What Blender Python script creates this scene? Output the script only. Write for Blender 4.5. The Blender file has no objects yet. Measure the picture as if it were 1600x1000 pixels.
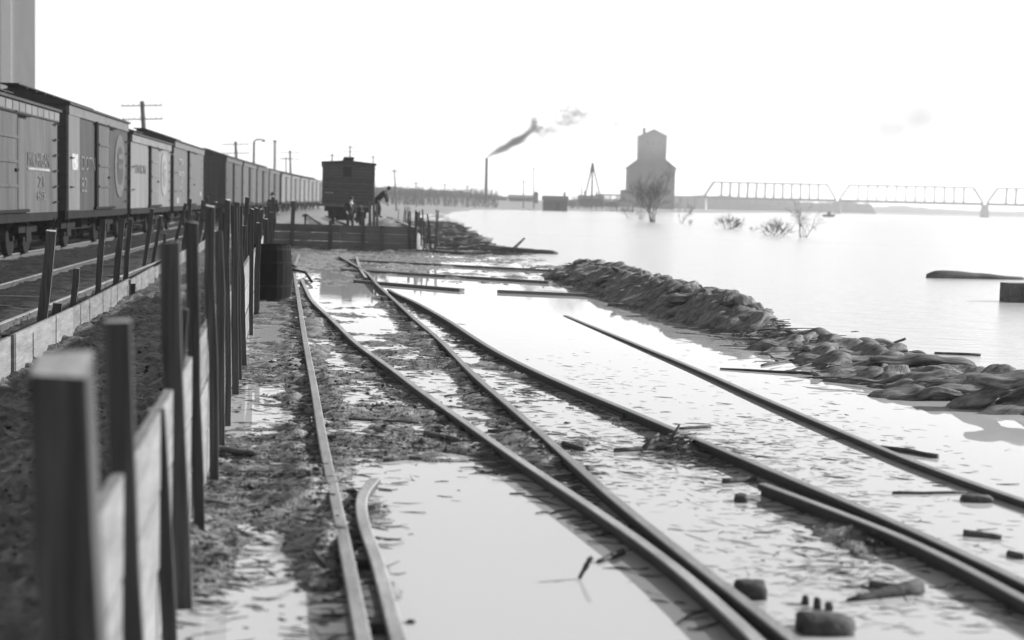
import bpy, bmesh, math, random
import numpy as np
from mathutils import Vector, Matrix, Euler
R = math.radians
random.seed(7)
rng = np.random.default_rng(11)
scene = bpy.context.scene
col = scene.collection

# ------------------------------------------------------------------ camera
FPX = 2200.0                       # focal length in photo pixels (1600 wide)
CAM = Vector((0, 0, 1.75))
PITCH = math.atan(184 / FPX)
ROLL = math.atan(0.026)
_f = Vector((0, math.cos(PITCH), -math.sin(PITCH)))
_u0 = Vector((0, math.sin(PITCH), math.cos(PITCH)))
_r0 = Vector((1, 0, 0))
_r = _r0 * math.cos(ROLL) + _u0 * math.sin(ROLL)
_u = _u0 * math.cos(ROLL) - _r0 * math.sin(ROLL)
cd = bpy.data.cameras.new('camera')
cam = bpy.data.objects.new('camera', cd)
col.objects.link(cam)
M = Matrix((_r, _u, -_f)).transposed().to_4x4()
M.translation = CAM
cam.matrix_world = M
cd.sensor_width = 36.0
cd.lens = 36.0 * FPX / 1600
cd.clip_start = 0.05
cd.clip_end = 12000
cd.dof.use_dof = True
cd.dof.focus_distance = 16.0
cd.dof.aperture_fstop = 1.6
scene.camera = cam

# ------------------------------------------------------------------ light
SUN_EL, SUN_AZ = R(24), R(74)      # azimuth measured from the view direction to the right
w = bpy.data.worlds.new('World')
scene.world = w
w.use_nodes = True
nt = w.node_tree
for n in list(nt.nodes):
    nt.nodes.remove(n)
sky = nt.nodes.new('ShaderNodeTexSky')
sky.sky_type = 'NISHITA'
sky.sun_disc = False
sky.sun_elevation = SUN_EL
sky.sun_rotation = SUN_AZ
sky.air_density = 1.0
sky.dust_density = 0.4
sky.ozone_density = 1.0
bw = nt.nodes.new('ShaderNodeRGBToBW')     # black-and-white film
bg = nt.nodes.new('ShaderNodeBackground')
bg.inputs['Strength'].default_value = 0.09
wo = nt.nodes.new('ShaderNodeOutputWorld')
nt.links.new(sky.outputs[0], bw.inputs[0])
nt.links.new(bw.outputs[0], bg.inputs['Color'])
nt.links.new(bg.outputs[0], wo.inputs['Surface'])

sl = bpy.data.lights.new('sun', 'SUN')
sl.energy = 3.6
sl.angle = R(1.2)
sun = bpy.data.objects.new('sun', sl)
col.objects.link(sun)
sd = Vector((math.sin(SUN_AZ) * math.cos(SUN_EL), math.cos(SUN_AZ) * math.cos(SUN_EL), math.sin(SUN_EL)))
sun.rotation_euler = sd.to_track_quat('Z', 'Y').to_euler()

vs = scene.view_settings
vs.view_transform = 'Standard'
vs.look = 'None'
vs.exposure = 1.42
vs.gamma = 1.0
vs.use_curve_mapping = False
scene.cycles.use_denoising = True
scene.cycles.max_bounces = 6
scene.cycles.diffuse_bounces = 3
scene.cycles.glossy_bounces = 3
scene.cycles.volume_bounces = 1
scene.cycles.sample_clamp_indirect = 8

# ------------------------------------------------------------------ helpers
def ray(px, py):
    return _f * FPX + _r * (px - 800) + _u * (500 - py)
def P(px, py, z=0.0):                # pixel -> point on the level z
    d = ray(px, py)
    return CAM + d * ((z - CAM.z) / d.z)
def D(px, py, Y):                    # pixel -> point at distance Y down the view
    d = ray(px, py)
    return CAM + d * (Y / d.y)

ORG = {}
class MB:
    def __init__(s):
        s.v, s.f = [], []
    def add(s, vs_, fs):
        b = len(s.v)
        s.v += [tuple(q) for q in vs_]
        s.f += [tuple(i + b for i in f) for f in fs]
        return s
    def box(s, c, d, rot=None):
        hx, hy, hz = d[0] / 2, d[1] / 2, d[2] / 2
        p = [Vector((x, y, z)) for z in (-hz, hz) for y in (-hy, hy) for x in (-hx, hx)]
        if rot is not None:
            p = [rot @ q for q in p]
        c = Vector(c)
        return s.add([q + c for q in p], [(0, 2, 3, 1), (4, 5, 7, 6), (0, 1, 5, 4), (2, 6, 7, 3), (0, 4, 6, 2), (1, 3, 7, 5)])
    def bar(s, a, b, w_, h_, up=(0, 0, 1), taper=1.0):
        a, b = Vector(a), Vector(b)
        t = (b - a).normalized()
        up = Vector(up)
        x = t.cross(up)
        if x.length < 1e-4:
            x = t.cross(Vector((0, 1, 0)))
        x.normalize()
        z = x.cross(t)
        p = []
        for q, k in ((a, 1), (b, taper)):
            for i, j in ((-1, -1), (1, -1), (1, 1), (-1, 1)):
                p.append(q + x * (i * w_ / 2 * k) + z * (j * h_ / 2 * k))
        return s.add(p, [(0, 3, 2, 1), (4, 5, 6, 7), (0, 1, 5, 4), (1, 2, 6, 5), (2, 3, 7, 6), (3, 0, 4, 7)])
    def tube(s, pts, rad, n=6, cap=True):
        pts = [Vector(p) for p in pts]
        if not hasattr(rad, '__len__'):
            rad = [rad] * len(pts)
        vs_, fs = [], []
        ref = None
        for i, p in enumerate(pts):
            t = (pts[min(i + 1, len(pts) - 1)] - pts[max(i - 1, 0)]).normalized()
            if ref is None:
                ref = t.orthogonal().normalized()
            else:
                ref = (ref - t * ref.dot(t))
                ref = ref.normalized() if ref.length > 1e-6 else t.orthogonal().normalized()
            b = t.cross(ref)
            for k in range(n):
                a = 2 * math.pi * k / n
                vs_.append(p + (ref * math.cos(a) + b * math.sin(a)) * rad[i])
        for i in range(len(pts) - 1):
            for k in range(n):
                k2 = (k + 1) % n
                fs.append((i * n + k, i * n + k2, (i + 1) * n + k2, (i + 1) * n + k))
        if cap:
            fs.append(tuple(range(n - 1, -1, -1)))
            fs.append(tuple((len(pts) - 1) * n + k for k in range(n)))
        return s.add(vs_, fs)
    def lathe(s, c, prof, n=24):
        c = Vector(c)
        vs_, fs = [], []
        for r_, z in prof:
            for k in range(n):
                a = 2 * math.pi * k / n
                vs_.append(c + Vector((r_ * math.cos(a), r_ * math.sin(a), z)))
        for i in range(len(prof) - 1):
            for k in range(n):
                k2 = (k + 1) % n
                fs.append((i * n + k, i * n + k2, (i + 1) * n + k2, (i + 1) * n + k))
        fs.append(tuple(range(n - 1, -1, -1)))
        fs.append(tuple((len(prof) - 1) * n + k for k in range(n)))
        return s.add(vs_, fs)
    def sweep(s, pts, prof):
        """closed profile [(across, up)] swept along a ground line"""
        n = len(prof)
        vs_, fs = [], []
        for i, p in enumerate(pts):
            t = (Vector(pts[min(i + 1, len(pts) - 1)]) - Vector(pts[max(i - 1, 0)]))
            t.z = 0
            t.normalize()
            x = Vector((t.y, -t.x, 0))
            for a, b in prof:
                vs_.append(Vector(p) + x * a + Vector((0, 0, b)))
        for i in range(len(pts) - 1):
            for k in range(n):
                k2 = (k + 1) % n
                fs.append((i * n + k, i * n + k2, (i + 1) * n + k2, (i + 1) * n + k))
        fs.append(tuple(range(n - 1, -1, -1)))
        fs.append(tuple((len(pts) - 1) * n + k for k in range(n)))
        return s.add(vs_, fs)
    def mesh(s, name, m, smooth=False, off=None):
        me = bpy.data.meshes.new(name)
        v = s.v
        if off is not None:
            v = [(a - off[0], b - off[1], c - off[2]) for a, b, c in v]
        me.from_pydata(v, [], s.f)
        bm = bmesh.new()
        bm.from_mesh(me)
        bmesh.ops.recalc_face_normals(bm, faces=bm.faces)
        bm.to_mesh(me)
        bm.free()
        me.materials.append(m)
        if smooth:
            for p in me.polygons:
                p.use_smooth = True
        return me
    def build(s, name, m, parent=None, smooth=False):
        off = ORG.get(parent.name, (0, 0, 0)) if parent else None
        o = bpy.data.objects.new(name, s.mesh(name, m, smooth, off))
        col.objects.link(o)
        if parent:
            o.parent = parent
            ORG[o.name] = off
        return o
    def build_at(s, name, m, loc, smooth=False):      # world vertices, own origin
        o = bpy.data.objects.new(name, s.mesh(name, m, smooth, loc))
        col.objects.link(o)
        o.location = loc
        return o

def tag(o, label, cat, group=None, kind=None):
    if label:
        o['label'] = label
    if cat:
        o['category'] = cat
    if group:
        o['group'] = group
    if kind:
        o['kind'] = kind
    return o
def struct(o):
    o['kind'] = 'structure'
    return o
def empty(name, loc, label, cat, group=None, local=False):
    o = bpy.data.objects.new(name, None)
    o.empty_display_size = 0.2
    col.objects.link(o)
    o.location = loc
    ORG[o.name] = (0, 0, 0) if local else tuple(loc)
    return tag(o, label, cat, group)
def copy_tree(o, parent=None):
    c = o.copy()
    col.objects.link(c)
    c.parent = parent
    for ch in list(o.children):
        copy_tree(ch, c)
    return c

# value noise in numpy
_T = rng.random((256, 256))
def vnoise(x, y):
    xi, yi = np.floor(x).astype(int), np.floor(y).astype(int)
    fx, fy = x - xi, y - yi
    fx, fy = fx * fx * (3 - 2 * fx), fy * fy * (3 - 2 * fy)
    g = lambda a, b: _T[a & 255, b & 255]
    return (g(xi, yi) * (1 - fx) + g(xi + 1, yi) * fx) * (1 - fy) + (g(xi, yi + 1) * (1 - fx) + g(xi + 1, yi + 1) * fx) * fy
def fbm(x, y, o=4, g=0.5):
    t, a, s_ = 0, 1, 0
    for k in range(o):
        t = t + a * (vnoise(x * 2 ** k + 17.3 * k, y * 2 ** k + 5.1 * k) - 0.5) * 2
        s_ += a
        a *= g
    return t / s_
def sst(x, a, b):
    t = np.clip((x - a) / (b - a), 0, 1)
    return t * t * (3 - 2 * t)

# ------------------------------------------------------------------ materials
def mat(name, lo, hi, scale=(6, 6, 6), rough=0.75, bump=0.0, bscale=None, detail=6, spec=0.3, contrast=0.25, coords='Object', rvar=0.0):
    m = bpy.data.materials.new(name)
    m.use_nodes = True
    t = m.node_tree
    b = t.nodes['Principled BSDF']
    tc = t.nodes.new('ShaderNodeTexCoord')
    mp = t.nodes.new('ShaderNodeMapping')
    mp.inputs['Scale'].default_value = scale
    t.links.new(tc.outputs[coords], mp.inputs['Vector'])
    n1 = t.nodes.new('ShaderNodeTexNoise')
    n1.inputs['Scale'].default_value = 1.0
    n1.inputs['Detail'].default_value = detail
    n1.inputs['Roughness'].default_value = 0.62
    t.links.new(mp.outputs[0], n1.inputs['Vector'])
    cr = t.nodes.new('ShaderNodeValToRGB')
    cr.color_ramp.elements[0].position = 0.5 - contrast
    cr.color_ramp.elements[1].position = 0.5 + contrast
    cr.color_ramp.elements[0].color = (lo, lo, lo, 1)
    cr.color_ramp.elements[1].color = (hi, hi, hi, 1)
    t.links.new(n1.outputs[0], cr.inputs[0])
    oi = t.nodes.new('ShaderNodeObjectInfo')         # each piece a little lighter or darker
    mr = t.nodes.new('ShaderNodeMapRange')
    mr.inputs[3].default_value = 0.8
    mr.inputs[4].default_value = 1.2
    t.links.new(oi.outputs['Random'], mr.inputs[0])
    mx = t.nodes.new('ShaderNodeMix')
    mx.data_type = 'RGBA'
    mx.blend_type = 'MULTIPLY'
    mx.inputs[0].default_value = 1.0
    t.links.new(cr.outputs[0], mx.inputs[6])
    t.links.new(mr.outputs[0], mx.inputs[7])
    t.links.new(mx.outputs[2], b.inputs['Base Color'])
    b.inputs['Roughness'].default_value = rough
    b.inputs['Specular IOR Level'].default_value = spec
    if rvar:
        r2 = t.nodes.new('ShaderNodeMapRange')
        r2.inputs[1].default_value = 0.3
        r2.inputs[2].default_value = 0.7
        r2.inputs[3].default_value = rough - rvar
        r2.inputs[4].default_value = rough + rvar
        t.links.new(n1.outputs[0], r2.inputs[0])
        t.links.new(r2.outputs[0], b.inputs['Roughness'])
    if bump:
        n2 = t.nodes.new('ShaderNodeTexNoise')
        n2.inputs['Scale'].default_value = 1.0
        n2.inputs['Detail'].default_value = 8
        mp2 = t.nodes.new('ShaderNodeMapping')
        mp2.inputs['Scale'].default_value = bscale or tuple(3 * q for q in scale)
        t.links.new(tc.outputs[coords], mp2.inputs['Vector'])
        t.links.new(mp2.outputs[0], n2.inputs['Vector'])
        bp = t.nodes.new('ShaderNodeBump')
        bp.inputs['Strength'].default_value = bump
        bp.inputs['Distance'].default_value = 0.02
        t.links.new(n2.outputs[0], bp.inputs['Height'])
        t.links.new(bp.outputs[0], b.inputs['Normal'])
    return m

m_post = mat('weathered_stake_wood', 0.022, 0.085, (40, 40, 1.6), 0.85, 0.8, (70, 70, 2.5), spec=0.15)
m_board = mat('pale_board_wood', 0.09, 0.22, (14, 0.9, 14), 0.8, 0.5, (60, 2, 60), spec=0.15, contrast=0.3)
m_sunlit_top = mat('sunlit_end_grain', 0.14, 0.32, (30, 30, 30), 0.8, spec=0.15)  # sunlight on the post tops put into a paler end-grain colour
m_board2 = mat('wet_plank_wood', 0.06, 0.14, (1.2, 12, 14), 0.75, 0.4, (3, 50, 50))
m_rail = mat('rusty_rail_steel', 0.025, 0.075, (9, 9, 9), 0.7, 0.6, (60, 60, 60), spec=0.3, rvar=0.1)
m_railtop = mat('worn_rail_head', 0.13, 0.30, (5, 2.2, 7), 0.5, 0.3, (60, 30, 60), spec=0.4, rvar=0.1)
m_tie = mat('tie_wood', 0.02, 0.075, (2, 20, 20), 0.85, 0.6)
m_clod = mat('mud_clod', 0.012, 0.045, (9, 9, 9), 0.6, 0.4)
m_stick = mat('drift_wood', 0.025, 0.10, (12, 12, 12), 0.8, 0.4)
m_straw = mat('wet_straw', 0.06, 0.2, (8, 8, 8), 0.7)
m_bag = mat('muddy_burlap', 0.045, 0.23, (4, 11, 11), 0.92, 1.0, (9, 60, 60), spec=0.15, contrast=0.2)
m_log = mat('wet_log_bark', 0.03, 0.14, (2.5, 9, 9), 0.75, 0.8, (8, 30, 30))
m_barrel = mat('tarred_barrel_wood', 0.005, 0.013, (6, 6, 2), 0.85, 0.3, spec=0.05)
m_iron = mat('black_iron', 0.006, 0.016, (4, 4, 4), 0.8, 0.2, spec=0.12)
m_dark = mat('dark_opening', 0.006, 0.012, (3, 3, 3), 0.9)
m_pole = mat('pole_wood', 0.05, 0.10, (3, 3, 0.6), 0.85)
m_twig = mat('bare_twig_bark', 0.02, 0.05, (4, 4, 4), 0.9)
m_steel = mat('bridge_steel', 0.03, 0.06, (0.5, 0.5, 0.5), 0.7)
m_stone = mat('pier_stone', 0.16, 0.28, (0.6, 0.6, 0.8), 0.85, 0.3)
m_conc = mat('silo_concrete', 0.36, 0.5, (0.35, 0.35, 0.12), 0.85, 0.3, (3, 3, 1.2))
m_elev = mat('elevator_sheathing', 0.045, 0.08, (0.3, 0.3, 0.08), 0.8, 0.3, (3, 3, 0.4))
m_shed = mat('shed_boards', 0.02, 0.045, (1, 1, 0.3), 0.85)
m_shedl = mat('faded_shed_boards', 0.08, 0.15, (1, 1, 0.3), 0.85)
m_cloth = mat('dark_wool_cloth', 0.010, 0.022, (9, 9, 9), 0.9, 0.3)
m_trouser = mat('dark_trousers', 0.025, 0.045, (9, 9, 9), 0.9, 0.3)
m_skin = mat('skin', 0.25, 0.33, (9, 9, 9), 0.6)
m_shirt = mat('white_collar', 0.6, 0.72, (9, 9, 9), 0.8)
m_hair = mat('dark_hair', 0.008, 0.02, (30, 30, 30), 0.7)
m_letter = mat('faded_white_paint', 0.12, 0.28, (7, 7, 7), 0.8, contrast=0.15)
m_roof = mat('tarred_roof', 0.015, 0.035, (2, 2, 2), 0.8)

def car_mat(name, lo, hi):
    """painted vertical tongue-and-groove sheathing with rain streaks"""
    m = mat(name, lo, hi, (5, 5, 0.35), 0.7, 0, spec=0.25, contrast=0.2)
    t = m.node_tree
    b = t.nodes['Principled BSDF']
    tc = t.nodes.new('ShaderNodeTexCoord')
    wv = t.nodes.new('ShaderNodeTexWave')
    wv.wave_type = 'BANDS'
    wv.bands_direction = 'Y'
    wv.wave_profile = 'SAW'
    wv.inputs['Scale'].default_value = 3.7
    wv.inputs['Distortion'].default_value = 0.0
    t.links.new(tc.outputs['Object'], wv.inputs['Vector'])
    gt = t.nodes.new('ShaderNodeMath')
    gt.operation = 'GREATER_THAN'
    gt.inputs[1].default_value = 0.1
    t.links.new(wv.outputs['Fac'], gt.inputs[0])
    bp = t.nodes.new('ShaderNodeBump')
    bp.inputs['Strength'].default_value = 0.6
    bp.inputs['Distance'].default_value = 0.01
    t.links.new(gt.outputs[0], bp.inputs['Height'])
    t.links.new(bp.outputs[0], b.inputs['Normal'])
    return m
m_car_a = car_mat('boxcar_red_faded', 0.026, 0.068)
m_car_b = car_mat('boxcar_dark_red', 0.018, 0.045)
m_car_c = car_mat('boxcar_pale_grey', 0.075, 0.13)
m_car_d = car_mat('boxcar_grey', 0.065, 0.11)
m_car_e = car_mat('boxcar_brown', 0.025, 0.05)
m_fascia = mat('boxcar_fascia_paint', 0.07, 0.12, (2, 2, 2), 0.7)
m_fascia_d = mat('boxcar_fascia_dull', 0.04, 0.075, (2, 2, 2), 0.7)

# mud: wet and dry patches
m_mud = mat('wet_mud', 0.035, 0.27, (13, 17, 13), 0.45, 1.0, (60, 70, 60), detail=14, spec=0.6, contrast=0.17, rvar=0.2)

t = m_mud.node_tree
b = t.nodes['Principled BSDF']
lk = b.inputs['Base Color'].links[0]
src = lk.from_socket
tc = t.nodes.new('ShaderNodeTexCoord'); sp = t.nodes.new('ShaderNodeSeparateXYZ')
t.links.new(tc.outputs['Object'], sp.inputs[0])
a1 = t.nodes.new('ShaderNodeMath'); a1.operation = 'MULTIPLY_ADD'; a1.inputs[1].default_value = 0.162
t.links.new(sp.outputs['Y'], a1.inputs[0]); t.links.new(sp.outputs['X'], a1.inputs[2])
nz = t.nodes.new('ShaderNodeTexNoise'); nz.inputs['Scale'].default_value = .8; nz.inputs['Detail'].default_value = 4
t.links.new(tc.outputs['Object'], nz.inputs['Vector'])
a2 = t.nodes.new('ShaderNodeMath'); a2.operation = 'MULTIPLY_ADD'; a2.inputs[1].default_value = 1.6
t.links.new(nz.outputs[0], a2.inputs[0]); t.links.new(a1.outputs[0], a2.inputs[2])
rr = t.nodes.new('ShaderNodeMapRange')          # shade of cars and fence painted into the cinder ground on the left
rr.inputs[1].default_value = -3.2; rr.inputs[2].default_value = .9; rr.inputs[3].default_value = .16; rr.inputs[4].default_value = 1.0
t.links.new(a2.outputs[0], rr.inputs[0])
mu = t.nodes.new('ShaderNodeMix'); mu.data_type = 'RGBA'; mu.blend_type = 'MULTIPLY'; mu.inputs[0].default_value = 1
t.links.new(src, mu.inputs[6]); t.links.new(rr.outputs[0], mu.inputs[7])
zr = t.nodes.new('ShaderNodeMapRange')          # soaked rim just above the water level
zr.inputs[1].default_value = .0; zr.inputs[2].default_value = .04; zr.inputs[3].default_value = .0; zr.inputs[4].default_value = 1.0
t.links.new(sp.outputs['Z'], zr.inputs[0])
rim = t.nodes.new('ShaderNodeMix'); rim.data_type = 'RGBA'; rim.blend_type = 'MULTIPLY'; rim.inputs[0].default_value = 1
z2 = t.nodes.new('ShaderNodeMapRange'); z2.inputs[3].default_value = .5; z2.inputs[4].default_value = 1.0
t.links.new(zr.outputs[0], z2.inputs[0])
t.links.new(mu.outputs[2], rim.inputs[6]); t.links.new(z2.outputs[0], rim.inputs[7])
t.links.new(rim.outputs[2], b.inputs['Base Color'])
s1 = t.nodes.new('ShaderNodeMapRange')          # cinder kept dull so the painted shade stays dark
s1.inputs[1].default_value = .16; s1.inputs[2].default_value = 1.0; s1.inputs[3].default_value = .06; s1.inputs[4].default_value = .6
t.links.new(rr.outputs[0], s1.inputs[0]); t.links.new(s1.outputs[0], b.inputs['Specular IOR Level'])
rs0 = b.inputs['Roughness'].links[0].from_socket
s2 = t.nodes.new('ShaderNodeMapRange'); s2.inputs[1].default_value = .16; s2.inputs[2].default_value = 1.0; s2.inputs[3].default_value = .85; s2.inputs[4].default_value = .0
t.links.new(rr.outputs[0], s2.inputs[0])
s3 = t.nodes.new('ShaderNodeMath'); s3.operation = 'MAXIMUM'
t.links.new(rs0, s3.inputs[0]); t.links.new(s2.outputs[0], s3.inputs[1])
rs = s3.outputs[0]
z3 = t.nodes.new('ShaderNodeMapRange'); z3.inputs[3].default_value = .4; z3.inputs[4].default_value = 1.0
t.links.new(zr.outputs[0], z3.inputs[0])
rm = t.nodes.new('ShaderNodeMath'); rm.operation = 'MULTIPLY'
t.links.new(rs, rm.inputs[0]); t.links.new(z3.outputs[0], rm.inputs[1])
t.links.new(rm.outputs[0], b.inputs['Roughness'])
# water
m_water = bpy.data.materials.new('silty_flood_water')
m_water.use_nodes = True
t = m_water.node_tree
b = t.nodes['Principled BSDF']
b.inputs['Base Color'].default_value = (0.39, 0.39, 0.39, 1)
b.inputs['Roughness'].default_value = 0.03
b.inputs['IOR'].default_value = 1.33
tc = t.nodes.new('ShaderNodeTexCoord')
sp = t.nodes.new('ShaderNodeSeparateXYZ')
t.links.new(tc.outputs['Object'], sp.inputs[0])
a1 = t.nodes.new('ShaderNodeMath'); a1.operation = 'MULTIPLY_ADD'       # u = x + .162*y - .26
a1.inputs[1].default_value = 0.162
t.links.new(sp.outputs['Y'], a1.inputs[0])
t.links.new(sp.outputs['X'], a1.inputs[2])
r1 = t.nodes.new('ShaderNodeMapRange')
r1.inputs[1].default_value = 6.6; r1.inputs[2].default_value = 8.0
t.links.new(a1.outputs[0], r1.inputs[0])
r2 = t.nodes.new('ShaderNodeMapRange')
r2.inputs[1].default_value = 45; r2.inputs[2].default_value = 60
t.links.new(sp.outputs['Y'], r2.inputs[0])
mxm = t.nodes.new('ShaderNodeMath'); mxm.operation = 'MAXIMUM'
t.links.new(r1.outputs[0], mxm.inputs[0]); t.links.new(r2.outputs[0], mxm.inputs[1])
r3 = t.nodes.new('ShaderNodeMapRange')
r3.inputs[3].default_value = 0.012; r3.inputs[4].default_value = 0.75
t.links.new(mxm.outputs[0], r3.inputs[0])
mp = t.nodes.new('ShaderNodeMapping'); mp.inputs['Scale'].default_value = (0.9, 2.2, 1)
t.links.new(tc.outputs['Object'], mp.inputs['Vector'])
r4 = t.nodes.new('ShaderNodeMapRange')
r4.inputs[3].default_value = 0.02; r4.inputs[4].default_value = 0.2
t.links.new(mxm.outputs[0], r4.inputs[0])
t.links.new(r4.outputs[0], b.inputs['Roughness'])
nz = t.nodes.new('ShaderNodeTexNoise'); nz.inputs['Scale'].default_value = 1.6; nz.inputs['Detail'].default_value = 5
t.links.new(mp.outputs[0], nz.inputs['Vector'])
bp = t.nodes.new('ShaderNodeBump'); bp.inputs['Distance'].default_value = 0.06
t.links.new(r3.outputs[0], bp.inputs['Strength'])
t.links.new(nz.outputs[0], bp.inputs['Height'])
t.links.new(bp.outputs[0], b.inputs['Normal'])

# ------------------------------------------------------------------ rails (traced on the ground level)
RZ = 0.072
def trace(pix, z=RZ, step=0.25, back=True):
    pts = [P(a, b_, z) for a, b_ in pix]
    pts.sort(key=lambda q: -q.y)
    if back:
        d = (pts[-1] - pts[-2])
        k = (pts[-1].y - 2.2) / max(0.05, -d.y)
        pts.append(pts[-1] + d * k)
    Y = np.array([p.y for p in pts][::-1]); X = np.array([p.x for p in pts][::-1])
    ys = np.arange(Y[0], Y[-1], step)
    xs = np.interp(ys, Y, X)
    k = np.ones(9) / 9                                     # smooth the traced line
    pad = 4
    xp = np.concatenate([2 * xs[0] - xs[pad:0:-1], xs, 2 * xs[-1] - xs[-2:-pad - 2:-1]]) if len(xs) > 10 else None
    if xp is not None:
        xs = np.convolve(xp, k, 'valid')
    return ys, xs
rail_pix = {
 1: [(467, 397), (459, 420), (467, 472), (475, 522), (492, 612), (506, 700), (526, 788), (546, 888), (566, 992)],
 2: [(471, 436), (475, 445), (487, 470), (520, 500), (560, 540), (612, 575), (662, 615), (700, 640), (800, 712), (900, 776), (980, 828), (1060, 888), (1132, 940), (1172, 984)],
 3: [(530, 400), (560, 417), (575, 427), (590, 445), (620, 472), (650, 500), (687, 530), (740, 600 - 14), (820, 660 - 6), (924, 748), (1020, 832), (1084, 876), (1200, 968)],
 4: [(607, 452), (615, 457), (650, 472), (700, 500), (737, 525), (785, 555), (880, 600), (1020, 656), (1120, 700), (1200, 732), (1328, 787), (1480, 848), (1600, 909)],
 5: [(882, 489), (1000, 538), (1100, 580), (1187, 620), (1366, 696), (1499, 751), (1600, 783)],
}
RL = {k: trace(v) for k, v in rail_pix.items()}
def r1x(y):
    return -0.583 - 0.162 * (np.asarray(y) - 5.19)

# ------------------------------------------------------------------ ground and water
LEV = [(1.2, 37.0), (1.75, 32.5), (2.3, 27.0), (2.95, 22.6), (3.5, 19.2), (3.75, 16.6), (3.95, 14.4), (4.45, 12.6), (5.2, 10.6), (5.9, 8.5)]
lev_y = np.array([p[1] for p in LEV][::-1]); lev_x = np.array([p[0] for p in LEV][::-1])
def edge_x(Y):
    """river's edge: the sandbag line, then the muddy bank"""
    ys = np.concatenate([[-60, 0], lev_y, [45, 55, 76, 122, 176, 230, 270]])
    xs = np.concatenate([[17, 7.6], lev_x, [0.6, -0.9, -2.2, -5.6, -9.0, -10.2, -11]])
    return np.interp(Y, ys, xs)
def far_y(X):
    return np.interp(X, [-14, 5, 20, 50, 70, 120, 190, 330, 600, 1500], [275, 330, 365, 420, 475, 640, 870, 900, 950, 1100])
def height(X, Y):
    ed = edge_x(Y) + 0.12 * Y / 10 * fbm(X * 0.05 + 3, Y * 0.13, 3)
    u = X - r1x(Y)
    near = Y < 46
    # land
    h = np.full_like(X, 0.10)
    yard = sst(u, -0.95, -0.7)
    h = h * (1 - yard) + 0.0 * yard
    # between the rails of the near switch and to the right it is under water
    rx = {k: np.interp(Y, RL[k][0], RL[k][1]) for k in RL}
    far_end = sst(Y, 25, 31)
    mid = sst(X, rx[3] - 0.1, rx[3] + 0.25) * (1 - 0.75 * far_end)
    h = h - 0.055 * mid
    h = h - 0.05 * sst(X, rx[4] - .1, rx[4] + .5) * (1 - far_end)
    pool = sst(X, rx[1] + 0.05, rx[1] + 0.42) * (1 - sst(X, rx[3] - 0.06, rx[3] + 0.1)) * (1 - sst(Y, 8.6, 9.5))
    h = h - 0.13 * pool
    # small pools and humps seen in the yard
    for px, py, sx, sy, a in [(425, 905, 0.36, 1.0, -.075), (470, 975, 0.3, .5, -.06), (420, 655, 0.33, 0.6, -.06), (540, 665, 0.35, 0.5, -.035),
                              (545, 455, .8, 2.4, -.055), (600, 500, .35, 1.6, -.03), (455, 505, .2, 1.2, -.05), (640, 600, .35, .9, -.05), (690, 600, .25, 1.0, -.04),
                              (320, 905, .22, .32, .09), (300, 840, .2, .4, .05), (480, 780, .22, .5, .055), (420, 760, .4, .5, .03), (560, 640, .4, 0.5, .04), (400, 580, .5, .9, .05), (640, 405, 2.5, 2, .03),
                              (620, 690, .5, .28, .05), (740, 700, .35, .22, .06), (600, 545, .4, .9, .035), (520, 850, .1, 1.0, .06), (600, 800, .1, .22, .13), (615, 930, .07, .12, .1),
                              (530, 590, .3, .5, .03), (900, 690, .25, .35, .05), (1060, 700, .3, .22, .09), (1340, 850, .22, .55, .075), (760, 560, .15, 1.2, .05)]:
        q = P(px, py, 0)
        h = h + a * np.exp(-((X - q.x) / sx) ** 2 - ((Y - q.y) / sy) ** 2)
    h = h - 0.014 * sst(u, .1, .3) * (1 - sst(X, rx[3] - .1, rx[3])) * sst(Y, 9.6, 10.5) * (1 - sst(Y, 27, 30))
    h = h - 0.010 * yard * (1 - sst(u, -.15, 0)) * (Y < 22)
    # mud heaped along the rails
    for k, off, a, y0, y1 in [(1, -.16, .05, 2, 30), (1, .14, .03, 9, 30), (2, -.14, .05, 9.2, 26), (3, -.13, .055, 7.4, 26), (4, -.16, .06, 8.0, 25), (4, -.2, .04, 4, 8)]:
        g = np.exp(-((X - rx[k] - off) / .13) ** 2) * sst(Y, y0, y0 + .8) * (1 - sst(Y, y1 - 1, y1))
        h = h + a * g * (0.7 + 0.6 * fbm(X * 3, Y * 1.1, 2))
    # relief, drawn out across the track where the ties lie
    rel = 0.045 * fbm(X * 0.9 + 3, Y * 1.0, 4) + 0.050 * fbm(X * 2.2, Y * 3.0 + 7, 4, .6) + 0.048 * fbm(X * 6, Y * 8, 5, .7)
    ties = np.maximum(0, np.cos(2 * math.pi * (Y + 0.16 * X) / 0.62)) ** 3 * 0.02 * sst(fbm(X * .7, Y * .5 + 9, 2), -.2, .5)
    amp = np.where(near, 1.0, 1.6) * (1 - 0.55 * pool) * (1 + .9 * (1 - yard) * near * sst(u, -3.2, -2.6))
    h = h + rel * amp + ties * sst(u, -0.6, -.2) * (1 - sst(u, 2.2, 3.0))
    # higher ground behind the plank wall
    up = sst(Y, 45.6, 48) * (1 - sst(X, edge_x(Y) - 3.0 - .02 * Y, edge_x(Y) - 1.2))
    h = h + 0.05 * up
    # the mound under the sandbags
    lx = np.interp(Y, lev_y, lev_x)
    inl = sst(Y, 8, 9) * (1 - sst(Y, 35.5, 38))
    hh = np.interp(Y, [8, 12.0, 13.2, 14.2, 18.2, 18.9, 19.6, 21, 28, 33, 37], [.05, .08, .08, .07, .05, .0, .16, .38, .34, .2, .1])
    low = sst(Y, 11.5, 13) * (1 - sst(Y, 18.8, 19.8))
    h = h + inl * (hh + 0.06) * np.exp(-(np.maximum(0, np.abs(X - lx - .14 - .38 * low) - .42 * low) / .33) ** 2)
    # river
    d = X - ed - 0.7 * inl
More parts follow.
